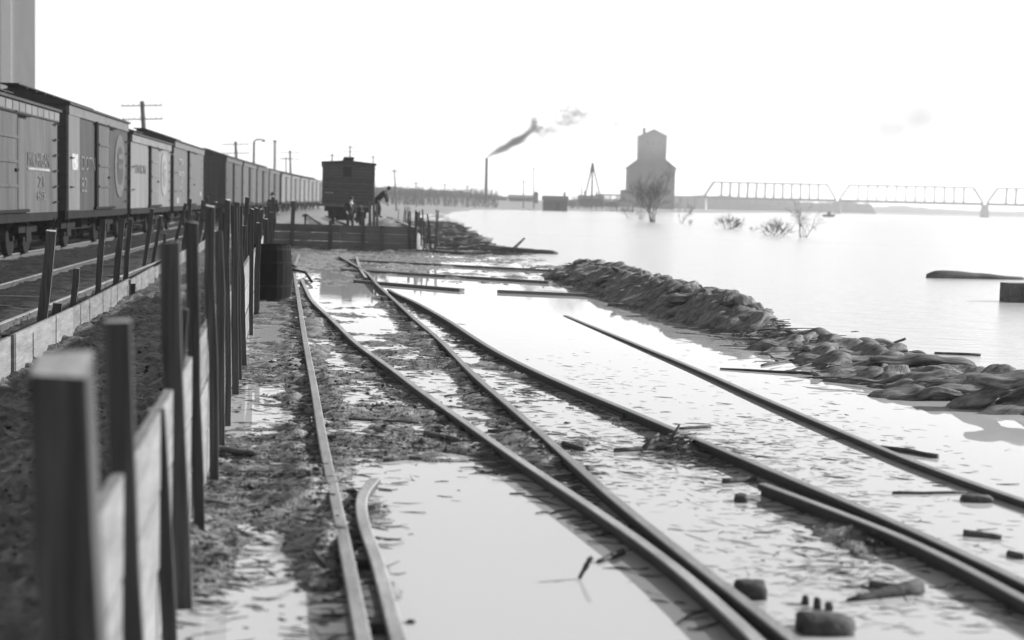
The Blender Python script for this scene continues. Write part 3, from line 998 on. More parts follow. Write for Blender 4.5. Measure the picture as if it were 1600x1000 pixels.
# the lone boxcar seen from its end
def lone_car():
    root = empty('end_on_boxcar', (0, 0, 0), 'lone boxcar seen end-on with dark hatch behind the plank wall', 'boxcar', local=True)
    W, H, L, z0 = 2.86, 2.32, 11.0, 1.14
    hw = W / 2
    n_ = 13
    for i in range(n_):
        zz = z0 + H * i / n_
        MB().box((0, random.uniform(-.012, .012), zz + H / n_ / 2), (W, .07, H / n_ - .022)).build('end_plank', m_lone, root)
    MB().box((0, .07, z0 + H / 2), (W - .1, .05, H)).build('end_lining', m_dark, root)
    for s_ in (-1, 1):
        MB().box((s_ * (hw - .05), -.05, z0 + H / 2), (.12, .07, H)).build('corner_post', m_lone, root)
        MB().box((s_ * (hw - .04), L / 2 + .06, z0 + H / 2), (.07, L, H)).build('side_sheathing', m_car_e, root)
        lad = MB()
        for k in range(6):
            lad.box((s_ * (hw + .05), .35, z0 + .25 + k * .36), (.03, .42, .03))
        lad.build('grab_irons', m_iron, root)['kind'] = 'stuff'
    for zz in (.45, .92):
        MB().box((0, -.05, z0 + H * zz), (W - .2, .05, .1)).build('end_batten', m_lone, root)
    MB().box((-.08, -.06, z0 + H * .78), (.46, .06, .55)).build('hatch', m_dark, root)
    MB().box((-.08, -.07, z0 + H * .78 - .31), (.56, .07, .05)).build('hatch_sill', m_lone, root)
    MB().box((-1.05, -.05, z0 + .62), (.45, .02, .07)).build('painted_mark', m_letter, root)
    z1 = z0 + H
    r_ = MB()
    r_.add([(-hw - .08, -.12, z1), (hw + .08, -.12, z1), (0, -.12, z1 + .12), (-hw - .08, L + .1, z1), (hw + .08, L + .1, z1), (0, L + .1, z1 + .12), (-hw - .08, -.12, z1 - .1), (hw + .08, -.12, z1 - .1), (-hw - .08, L + .1, z1 - .1), (hw + .08, L + .1, z1 - .1)],
           [(0, 2, 5, 3), (2, 1, 4, 5), (0, 6, 7, 1, 2), (3, 5, 4, 9, 8), (1, 7, 9, 4), (0, 3, 8, 6), (6, 8, 9, 7)])
    rr = r_.build('roof', m_roof, root)
    MB().box((0, L / 2, z1 + .24), (.56, L + .5, .12)).build('running_board', m_roof, rr)
    MB().box((-.2, -.3, z0 - .06), (W + .1, .3, .14)).build('end_sill', m_fascia, root)
    MB().box((0, -.65, z0 - .3), (.3, .7, .26)).build('coupler', m_iron, root)
    u_ = MB().box((0, L / 2, z0 - .25), (W - .3, L, .3))
    u_.box((0, L / 2, .5), (1.2, L - 2.4, .5)); u_.box((0, .6, .62), (2.0, .12, .45))
    u_.build('underframe', m_iron, root)
    for ty_ in (1.6, L - 1.6):
        t_ = MB()
        for s_ in (-1, 1):
            t_.box((s_ * .98, ty_, .6), (.14, 1.9, .3))
        t_.box((0, ty_, .6), (2.1, .4, .4))
        tr = t_.build('truck', m_iron, root)
        for ay in (-.82, .82):
            wv = MB()
            wv.tube([(-.9, ty_ + ay, .44), (.9, ty_ + ay, .44)], .07, 8)
            for s_ in (-1, 1):
                wv.tube([(s_ * .70, ty_ + ay, .44), (s_ * .83, ty_ + ay, .44)], [.46, .42], 20)
            wv.build('wheelset', m_iron, tr)
    return root
m_lone = mat('weathered_end_planks', 0.03, 0.075, (3, 3, 9), 0.85, 0.5)
lc = lone_car()
q_ = D(543, 318, 78)
lc.location = (q_.x, 78, .24)
lc.rotation_euler = (0, R(.8), math.atan(.135))

# switch stand on the curve
q_ = D(477, 345, 68)
ss = empty('switch_stand', (q_.x, 68, .1), 'small switch stand beside the curving rails', 'switch stand')
MB().box((q_.x, 68, .2), (.5, .5, .2)).build('base', m_iron, ss)
MB().tube([(q_.x, 68, .25), (q_.x, 68, .95)], .05, 6).build('mast', m_iron, ss)
MB().box((q_.x, 68, .85), (.3, .05, .12)).build('target', m_fascia, ss)
MB().box((q_.x + .45, 67.8, .22), (.5, .4, .22)).build('throw_block', m_iron, ss)

# ------------------------------------------------------------------ sandbag levee
def bag_mesh(seed):
    r_ = np.random.default_rng(seed)
    nu, nv = 26, 32
    L, W, T = 0.52, 0.175, 0.085                 # half sizes
    bend = r_.uniform(-.12, .12)
    ph = r_.uniform(0, 6.28, 6)
    vs_, fs = [], []
    for i in range(nu):
        u_ = -1 + 2 * i / (nu - 1)
        pr = max(0.0, 1 - abs(u_) ** 3.2) ** 0.5 * (1 - .12 * math.sin(2.2 * u_ + ph[0])) + .10 * (1 if abs(u_) > .9 else 0)
        for j in range(nv):
            a_ = 2 * math.pi * j / nv
            fold = 1 + .085 * math.sin(6 * a_ + ph[1] + 1.2 * u_) * (.35 + abs(u_)) + .08 * math.sin(3 * a_ + ph[2] + 4 * u_) + .035 * math.sin(9 * a_ + ph[3] - 1.5 * u_)
            cy, cz = math.cos(a_), math.sin(a_)
            cy = math.copysign(abs(cy) ** .8, cy); cz = math.copysign(abs(cz) ** .9, cz)
            x_ = L * u_
            y_ = W * pr * fold * cy + bend * (u_ * u_ - .3) * .6
            z_ = T * pr * fold * cz * (1 if cz > 0 else .75) + .03 * math.sin(3 * u_ + ph[4]) - .12 * u_ * u_ * (.5 + .5 * math.sin(ph[5])) + .02 * math.sin(7 * u_ + ph[0])
            vs_.append((x_, y_, z_))
    for i in range(nu - 1):
        for j in range(nv):
            j2 = (j + 1) % nv
            fs.append((i * nv + j, i * nv + j2, (i + 1) * nv + j2, (i + 1) * nv + j))
    fs += [tuple(range(nv - 1, -1, -1)), tuple((nu - 1) * nv + k for k in range(nv))]
    me_ = MB().add(vs_, fs).mesh('sandbag', m_bag, True)
    return me_
bags = [bag_mesh(40 + k) for k in range(7)]
m_bag2 = mat('pale_dry_burlap', 0.16, 0.32, (5, 5, 5), 0.85, 0.7, (45, 45, 45))
def lev_pt(y):
    return float(np.interp(y, lev_y, lev_x))
BAGN = {}
def ordinal(n):
    return '%d%s' % (n, 'th' if 10 <= n % 100 <= 20 else {1: 'st', 2: 'nd', 3: 'rd'}.get(n % 10, 'th'))
def row_label(row):
    BAGN[row] = BAGN.get(row, 0) + 1
    return '%s burlap sandbag from the near end, %s' % (ordinal(BAGN[row]), row)
def add_bag(x, y, yaw, pitch, label, sc=1.0, dz=0.05, z=None):
    o = bpy.data.objects.new('sandbag', random.choice(bags))
    col.objects.link(o)
    zz = surf(x, y) + dz if z is None else z
    o.location = (x, y, zz)
    o.rotation_euler = Euler((random.uniform(-.35, .35), pitch + random.gauss(0, .1), yaw), 'XYZ')
    o.scale = (sc * random.uniform(.85, 1.2), sc * random.uniform(.8, 1.1), sc * random.uniform(.8, 1.15))
    tag(o, label, 'sandbag', 'sandbags of the levee')
y = 19.6
while y < 34.5:
    hh = float(np.interp(y, [19, 21, 28, 33, 35], [.15, .45, .40, .2, .05]))
    x = lev_pt(y)
    step = .20
    lab = 'muddy burlap sandbag in the big heaped part of the levee'
    if hh > .1:
        add_bag(x - .46 + random.uniform(-.06, .06), y + random.uniform(-.08, .08), .62 + random.gauss(0, .22), -.34 + random.gauss(0, .08), row_label('in the waterside bottom row of the big heap'), .95, .04)
    if hh > .2 and random.random() < .85:
        add_bag(x - .12 + random.uniform(-.06, .06), y + random.uniform(-.1, .1), .6 + random.gauss(0, .25), -.26, row_label('in the middle row of the big heap'), 1.0, .10)
    if random.random() < .5:
        add_bag(x + .18, y, 1.3 + random.gauss(0, .35), random.gauss(0, .06), row_label('along the crest of the big heap'), .8, .06)
    y += step
y = 13.2
while y < 18.5:
    x = lev_pt(y)
    add_bag(x - .30 + random.uniform(-.08, .08), y, .35 + random.gauss(0, .3), -.10, row_label('half sunk in front of the low levee'), .8, .0)
    if random.random() < .85:
        add_bag(x + .10 + random.uniform(-.1, .1), y + .1, .4 + random.gauss(0, .45), -.08, row_label('lying on top of the low levee'), .85, .04)
    if random.random() < .85:
        add_bag(x + .55 + random.uniform(-.12, .12), y + .2, .2 + random.gauss(0, .5), -.03, row_label('in the middle band of the low levee'), .85, .035)
    if random.random() < .6:
        add_bag(x + .98 + random.uniform(-.1, .1), y + .1, .3 + random.gauss(0, .5), .1, row_label('along the river side of the low levee'), .85, .02)
    y += random.uniform(.22, .34)
CL = ['dark sandbag at the upper left of the clump at the right edge', 'topmost dark sandbag of the clump at the right edge', 'leftmost dark sandbag of the clump at the right edge', 'low dark sandbag at the front of the clump at the right edge',
      'sandbag almost under water before the clump at the right edge', 'sandbag cut by the right edge behind the clump', 'sandbag in the heart of the clump at the right edge', 'lowest sandbag beyond the right edge clump', 'sandbag high beyond the right edge clump']
for k, (px_, py_, z_) in enumerate([(1560, 600, .22), (1590, 580, .34), (1545, 590, .15), (1600, 625, .08), (1575, 640, .02), (1620, 600, .2), (1590, 600, .15)]):
    q_ = P(px_, py_, z_)
    add_bag(q_.x, q_.y, .5 + random.gauss(0, .25), -.25, row_label('of the dark clump at the right edge').replace(' from the near end,', ' counted from the left,') if False else CL[k], .85, z=z_ * .75)
q_ = P(1450, 583, .08)
o = bpy.data.objects.new('sandbag', bags[2]); col.objects.link(o)
o.location = q_; o.rotation_euler = (0, .05, -.1); o.scale = (.62, .7, .75)
tag(o, 'small plump sandbag lying by itself at the water line', 'sandbag', 'sandbags of the levee')
q_ = P(1440, 562, .16)
o = bpy.data.objects.new('sandbag', bags[4]); col.objects.link(o)
o.location = q_; o.rotation_euler = (0, .03, -.05); o.scale = (1.15, .9, .95)
tag(o, 'long full sandbag lying just above the small plump one', 'sandbag', 'sandbags of the levee')

# ------------------------------------------------------------------ driftwood: larger pieces one by one
def stick(p0, p1, r0, r1, label, name='driftwood_stick', m=m_stick, branches=0, wob=.04, cat='stick'):
    p0, p1 = Vector(p0), Vector(p1)
    L = (p1 - p0).length
    mb = MB()
    pts_ = []
    for i in range(6):
        k = i / 5
        q_ = p0.lerp(p1, k) + Vector((random.gauss(0, wob), random.gauss(0, wob), abs(random.gauss(0, wob * .4)))) * L * .35 * math.sin(math.pi * k)
        pts_.append(q_)
    mb.tube(pts_, [r0 + (r1 - r0) * i / 5 for i in range(6)], 7)
    for b_ in range(branches):
        k = random.uniform(.3, .9)
        s_ = p0.lerp(p1, k)
        d_ = (p1 - p0).normalized() + Vector((random.gauss(0, .6), random.gauss(0, .6), abs(random.gauss(.2, .3))))
        mb.tube([s_, s_ + d_.normalized() * L * random.uniform(.15, .3)], [r1, r1 * .4], 5)
    return tag(mb.build_at(name, m, p0, True), label, cat)
ST = [
 (1125, 577, 1340, 590, .011, .020, 'long thin stick afloat between the lone rail and the sandbags', 1),
 (1205, 545 + 15, 1300, 572, .012, .016, 'short dark stick floating nearest the low sandbags', 0),
 (1355, 697, 1465, 716, .012, .022, 'dark stick lying across the lone sunken rail', 0),
 (1395, 772, 1510, 771, .012, .010, 'straight thin stick floating between the guard rail and lone rail', 0),
 (1505, 836, 1565, 842, .022, .016, 'stubby dark stick floating near the right edge', 0),
 (1575, 868, 1600, 874, .02, .02, 'stick end cut by the right edge below the stubby one', 0),
 (1325, 940, 1435, 925, .012, .045, 'tapered dark wood splinter floating in front of the guard rail', 0),
 (1360, 916, 1420, 930, .02, .03, 'dark splinter tip just behind the tapered one', 0),
 (880, 698, 913, 705, .024, .02, 'chunky stick end floating between the third and fourth rails', 0),
 (763, 674, 825, 681, .011, .013, 'thin dark stick between the second and third rails', 0),
 (960, 706, 1100, 700, .018, .025, 'driftwood branch caught against the fourth rail', 4),
 (1010, 690, 1110, 718, .012, .02, 'forked twig leaning in the brush pile by the fourth rail', 3),
 (940, 655, 1020, 660, .012, .010, 'thin stick floating right beyond the fourth rail', 0),
 (1062, 671, 1110, 668, .012, .014, 'short stick with a knob just past the fourth rail', 0),
 (1130, 755, 1180, 751, .02, .022, 'stick at the flared end of the guard rail', 0),
 (935, 880, 972, 866, .012, .022, 'bent twig sticking out of the pool beside the second rail', 2),
 (905, 905, 925, 870, .010, .012, 'slender twig standing up from the mirror-still pool', 3),
 (425, 768, 503, 738, .008, .016, 'pale stick leaning against the nearest rail', 0),
 (315, 712, 410, 716, .025, .02, 'dark driftwood branch in the mud near the fence posts', 2),
 (275, 800, 360, 796, .016, .010, 'thin dark branch pressed in the mud by the fence', 0),
 (490, 878, 530, 908, .014, .012, 'pale stick poking out under the nearest rail', 0),
 (600, 722, 690, 712, .014, .018, 'dark stick at the upper edge of the mirror-still pool', 1),
 (665, 690, 720, 700, .03, .02, 'gnarled driftwood lump between the first two rails', 3),
 (695, 620, 770, 612, .010, .013, 'thin stick across the gap between second and third rails', 0),
 (545, 656, 655, 662, .01, .014, 'stick in wet mud between the first two rails', 0),
 (1190, 572, 1240, 562, .014, .02, 'stick lying where the two parts of the levee meet', 1),
 (1385, 541, 1415, 529, .014, .018, 'short stick jutting up from the low levee', 0),
 (1460, 553, 1532, 556, .018, .02, 'dark stick on top of the low levee', 0),
 (1415, 601, 1530, 590, .022, .03, 'straight dark branch along the water line of the levee', 0),
 (1505, 610, 1528, 588, .012, .012, 'bent pale reed beside the clump at the right edge', 0),
 (1043, 491, 1085, 505, .016, .02, 'pale plank end floating at the foot of the big sandbag heap', 0),
 (1255, 520, 1270, 531, .014, .016, 'pale stick at the foot of the brushy levee gap', 0),
]
for a_, b_, c_, d_, r0, r1, lab, br in ST:
    q0, q1 = P(a_, b_, 0), P(c_, d_, 0)
    q0.z = surf(q0.x, q0.y) + r0 * .5; q1.z = surf(q1.x, q1.y) + r1 * .5
    if 'standing up' in lab or 'jutting' in lab or 'leaning against' in lab or 'reed' in lab:
        q1 = D(c_, d_, q0.y)
    stick(q0, q1, r0, r1, lab, branches=br)
# floating logs
def log(a_, b_, c_, d_, r0, r1, label, stub=False):
    q0, q1 = P(a_, b_, 0), P(c_, d_, 0)
    mb = MB()
    n_ = 14
    pts_, rr = [], []
    for i in range(n_):
        k = i / (n_ - 1)
        q_ = q0.lerp(q1, k)
        q_.z = .02 + .02 * math.sin(5 * k)
        pts_.append(q_)
        e = min(1, .55 + 6 * min(k, 1 - k))
        rr.append((r0 + (r1 - r0) * k) * e * random.uniform(.92, 1.08))
    mb.tube(pts_, rr, 12)
    root = empty('floating_log', tuple(q0), label, 'log')
    mb.build('trunk', m_log, root, True)
    if stub:
        s_ = q0.lerp(q1, .38)
        MB().tube([s_ + Vector((0, 0, .15)), s_ + Vector((.35, .2, .5))], [.06, .035], 7).build('branch_stub', m_log, root)
log(762, 393, 872, 397, .16, .12, 'barkless log lying at the edge of the flooded bank', True)
log(1449, 434, 1606, 437, .19, .07, 'tapered dark log floating far out on the river')
# squared timber at the right edge
q0 = P(1574, 476, -.05); 
tb = empty('floating_timber', tuple(q0), 'thick squared timber end floating at the right edge', 'timber')
mb = MB(); mb.bar(q0 + Vector((0, .2, .2)), q0 + Vector((2.3, .5, .2)), .42, .46)
mb.build('beam', m_log, tb)
MB().bar(q0 + Vector((.3, -.05, .26)), q0 + Vector((2.3, .2, .26)), .06, .16).build('strap_plank', m_board2, tb)
# rubble close by on the right, out of focus
def lump(c, rx, ry, rz, m, name, label, cat, seed):
    r_ = np.random.default_rng(seed)
    bm = bmesh.new()
    bmesh.ops.create_icosphere(bm, subdivisions=3, radius=1)
    for v in bm.verts:
        d_ = v.co.copy()
        k = 1 + .16 * float(fbm(np.array(d_.x * 1.5 + seed), np.array(d_.y * 1.5 + d_.z * 2), 3))
        f_ = max(abs(d_.x), abs(d_.y), abs(d_.z)) ** -.55
        v.co = Vector((d_.x * rx, d_.y * ry, d_.z * rz)) * k * f_
    me_ = bpy.data.meshes.new(name)
    bm.to_mesh(me_); bm.free()
    for p_ in me_.polygons:
        p_.use_smooth = True
    me_.materials.append(m)
    o = bpy.data.objects.new(name, me_)
    col.objects.link(o)
    o.location = c
    return tag(o, label, cat)
q_ = P(1172, 932, 0); lump((q_.x, q_.y, .02), .075, .07, .055, m_tie, 'wood_block', 'blurred dark wood block beside the third rail near the bottom', 'block', 3)
q_ = P(1290, 985, 0); lump((q_.x, q_.y, .015), .125, .09, .055, m_stick, 'broken_timber', 'blurred broken timber lump at the bottom right', 'timber', 5)
for k, (a_, b_) in enumerate([(1258, 944), (1277, 950), (1295, 953)]):
    q_ = P(a_, b_, 0)
    lump((q_.x, q_.y, .01), .016, .02, (.03, .036, .024)[k], m_tie, 'wood_chip', ('left', 'tallest middle', 'right')[k] + ' chip of three standing behind the broken timber', 'wood chip', 8 + k)
q_ = P(1158, 783, 0); lump((q_.x, q_.y, .01), .04, .06, .035, m_clod, 'mud_lump', 'dark mud lump in front of the guard rail end', 'mud lump', 21)
q_ = P(293, 838, .03); lump((q_.x, q_.y, .05), .055, .06, .04, m_clod, 'mud_lump', 'dark mud lump at the foot of the fence', 'mud lump', 22)
q_ = P(642, 973, 0); lump((q_.x, q_.y, .0), .018, .02, .012, m_clod, 'pebble', 'small dark pebble in the pool by the inner guard rail', 'pebble', 23)
q_ = P(1525, 783, 0); lump((q_.x, q_.y, .01), .10, .05, .03, m_stick, 'wood_block', 'grey wood block floating beneath the lone rail', 'block', 24)
# timbers laid across the yard
def timber(a_, b_, c_, d_, w_, h_, label, m=m_tie):
    q0, q1 = P(a_, b_, .03), P(c_, d_, .03)
    mb = MB().bar(q0, q1, w_, h_)
    tag(mb.build_at('long_timber', m, q0), label, 'timber')
timber(556, 407, 905, 425, .16, .05, 'farthest of the long timbers laid across the yard', m_shedl)
timber(535, 421, 860, 441, .16, .05, 'middle long timber laid across the yard', m_shedl)
timber(556, 439, 722, 453, .14, .05, 'nearest long timber starting beside the switch rails', m_shedl)
timber(778, 455, 952, 462, .14, .05, 'timber floating toward the start of the sandbags', m_shedl)
stick(P(454, 414, .1), P(487, 440, .06), .03, .03, 'dark bar lying slanted over the nearest rail by the barrel', 'iron_bar', m_iron, cat='bar')
q0 = P(392, 395, .1); 
stick(D(393, 370, q0.y), D(410, 382, q0.y), .03, .03, 'dark prop slanting against the fence above the barrel', 'fence_prop', m_iron, cat='prop')

# ------------------------------------------------------------------ uncountable litter
def litter(name, n_, fn_pos, m, rad, length, label, zoff=0.0, flat=.5):
    V, F = [], []
    made = 0
    xs_, ys_ = fn_pos(n_)
    hs = np.maximum(0.0, height(xs_, ys_)) if len(xs_) else []
    for x_, y_, z_ in zip(xs_, ys_, hs):
        L = rng.uniform(*length)
        a_ = rng.normal(0.0, .55) + (math.pi if rng.random() < .5 else 0)
        d_ = Vector((math.cos(a_), math.sin(a_), rng.normal(0, .06)))
        s_ = Vector((-math.sin(a_), math.cos(a_), 0))
        r_ = rng.uniform(*rad)
        c = Vector((x_, y_, z_ + zoff + r_ * .3))
        b_ = len(V)
        bow = s_ * rng.normal(0, .1) * L
        for t_, off in ((-.5, 0), (0, 1), (.5, 0)):
            p_ = c + d_ * (L * t_) + bow * off
            rr = r_ * (1 if off else .6)
            V += [p_ + s_ * rr, p_ - s_ * rr, p_ + Vector((0, 0, rr * 1.6))]
        for i in (0, 3):
            for k in range(3):
                k2 = (k + 1) % 3
                F.append((b_ + i + k, b_ + i + k2, b_ + i + 3 + k2, b_ + i + 3 + k))
    me_ = bpy.data.meshes.new(name)
    me_.from_pydata([tuple(v) for v in V], [], F)
    me_.materials.append(m)
    o = bpy.data.objects.new(name, me_)
    col.objects.link(o)
    return tag(o, label, 'debris', kind='stuff')
def around(specs):
    def f_(n_):
        X_, Y_ = [], []
        tot = sum(s_[4] for s_ in specs)
        for px_, py_, sx, sy, wgt in specs:
            k = int(n_ * wgt / tot)
            q_ = P(px_, py_, 0)
            X_.append(rng.normal(q_.x, sx, k)); Y_.append(rng.normal(q_.y, sy, k))
        X_, Y_ = np.concatenate(X_), np.concatenate(Y_)
        ok = (Y_ > 3.2)
        return X_[ok], Y_[ok]
    return f_
litter('floating_straw', 2900, around([(1150, 740, .45, .9, 3), (1250, 700, .5, 1.0, 3), (1200, 880, .3, .6, 1.5), (1000, 700, .4, .8, 2), (950, 600, .5, 1.4, 1), (1300, 800, .3, .6, 1), (1500, 850, .4, .5, .6), (1400, 940, .3, .3, .8), (850, 690, .3, .8, 1.2), (1300, 620, .6, 1.5, .7), (700, 420, 2.2, 3.5, 2)]),
       m_straw, (.0006, .0018), (.02, .15), 'fine straw and bark floating on the flood water')
litter('floating_straw', 200, around([(1180, 760, .5, 1.2, 3), (1000, 690, .5, .8, 2), (1300, 700, .5, .9, 1), (1350, 900, .4, .5, 1), (800, 620, .3, 1, 1)]), m_stick, (.002, .0045), (.05, .24), 'dark bits of stick floating on the flood water')
litter('mud_litter', 3200, around([(420, 780, .35, .8, 3), (400, 600, .4, 1.5, 3), (560, 600, .4, 1.4, 3), (330, 900, .2, .6, 2), (660, 690, .4, .35, 2), (480, 700, .3, .8, 2), (640, 560, .3, 2, 2), (900, 740, .1, .6, 1), (1330, 860, .2, .6, 1), (550, 900, .09, .9, 1), (820, 620, .2, .9, 1), (1080, 715, .18, .2, 2)]),
       m_stick, (.0012, .0045), (.02, .2), 'sticks and chips strewn over the mud')
litter('levee_brush', 750, lambda n_: ((lambda yy_: (np.array([lev_pt(v) for v in yy_]) + rng.normal(.0, .42, n_), yy_))(np.concatenate([rng.uniform(13.4, 34, n_ // 2), rng.normal(18.8, .5, n_ // 4), rng.normal(34, 1.6, n_ - n_ // 2 - n_ // 4)]))),
       m_stick, (.004, .012), (.12, .6), 'brush and reeds caught along the sandbag levee', .05)
litter('bank_debris', 900, lambda n_: ((lambda yy_: (edge_x(yy_) - np.abs(rng.normal(0, 1.6 + .0, n_)) - .2, yy_))(rng.uniform(46, 110, n_))), m_stick, (.015, .06), (.3, 1.6), 'driftwood litter along the muddy bank')
def along_rails(n_):
    X_, Y_ = [], []
    for k, y0, y1, wgt in ((1, 4.5, 26, .22), (2, 9, 25, .2), (3, 7, 25, .22), (4, 7.5, 24, .24), (2, 4.5, 9, .03), (4, 4.5, 8, .09)):
        m_ = int(n_ * wgt)
        c_ = rng.uniform(0, 1, 9)                              # drift gathers in clumps
        yy_ = y0 + (y1 - y0) * np.clip(np.where(rng.random(m_) < .55, rng.choice(c_, m_) + rng.normal(0, .02, m_), rng.random(m_)), 0, 1) ** 1.3
        X_.append(np.interp(yy_, *RL[k]) - .06 - np.abs(rng.normal(0, .09, m_))); Y_.append(yy_)
    return np.concatenate(X_), np.concatenate(Y_)
litter('rail_drift', 1500, along_rails, m_stick, (.002, .007), (.04, .26), 'sticks and reeds drifted against the rails')
# clods on the mud
V, F = [], []
ico = bmesh.new(); bmesh.ops.create_icosphere(ico, subdivisions=1, radius=1)
iv = [v.co.copy() for v in ico.verts]; ifc = [tuple(v.index for v in f_.verts) for f_ in ico.faces]; ico.free()
xs_, ys_ = around([(420, 760, .35, 1.0, 3), (390, 600, .4, 1.5, 3), (330, 900, .18, .5, 2), (520, 830, .07, 1.2, 2.0), (570, 870, .07, .7, 1.0), (560, 580, .45, 1.5, 2.5), (700, 640, .1, .8, 1), (620, 580, .12, 2.0, 1), (800, 650, .12, 1.2, 1), (680, 560, .15, 1.8, 1), (1350, 850, .2, .6, 1.2), (1060, 705, .25, .3, 1.2), (900, 620, .1, 1.5, 1), (640, 700, .4, .3, 1), (590, 405, 2, 2, 1), (450, 700, .4, 1.2, 3), (560, 640, .4, .8, 2), (150, 640, .5, 1.5, 1.5), (60, 800, .3, .9, 1.2), (240, 540, .5, 3, 1.2)])(7200)
ax_, ay_ = along_rails(1800)
xs_, ys_ = np.concatenate([xs_, ax_]), np.concatenate([ys_, ay_])
hs = height(xs_, ys_)
for x_, y_, z_ in zip(xs_, ys_, hs):
    if z_ < -.06:
        continue
    s_ = rng.uniform(.004, .012) * (2.4 if rng.random() < .10 else 1)
    b_ = len(V)
    ax, ay, az = rng.uniform(.7, 1.6), rng.uniform(.7, 1.4), rng.uniform(.5, .9)
    for v in iv:
        k = rng.uniform(.75, 1.2)
        V.append((x_ + v.x * s_ * ax * k, y_ + v.y * s_ * ay * k, max(z_, -.01) + v.z * s_ * az * k))
    F += [tuple(i + b_ for i in f_) for f_ in ifc]
me_ = bpy.data.meshes.new('mud_clods'); me_.from_pydata(V, [], F); me_.materials.append(m_clod)
o = bpy.data.objects.new('mud_clods', me_); col.objects.link(o)
tag(o, 'small clods scattered over the mud and along the rails', 'clods', kind='stuff')

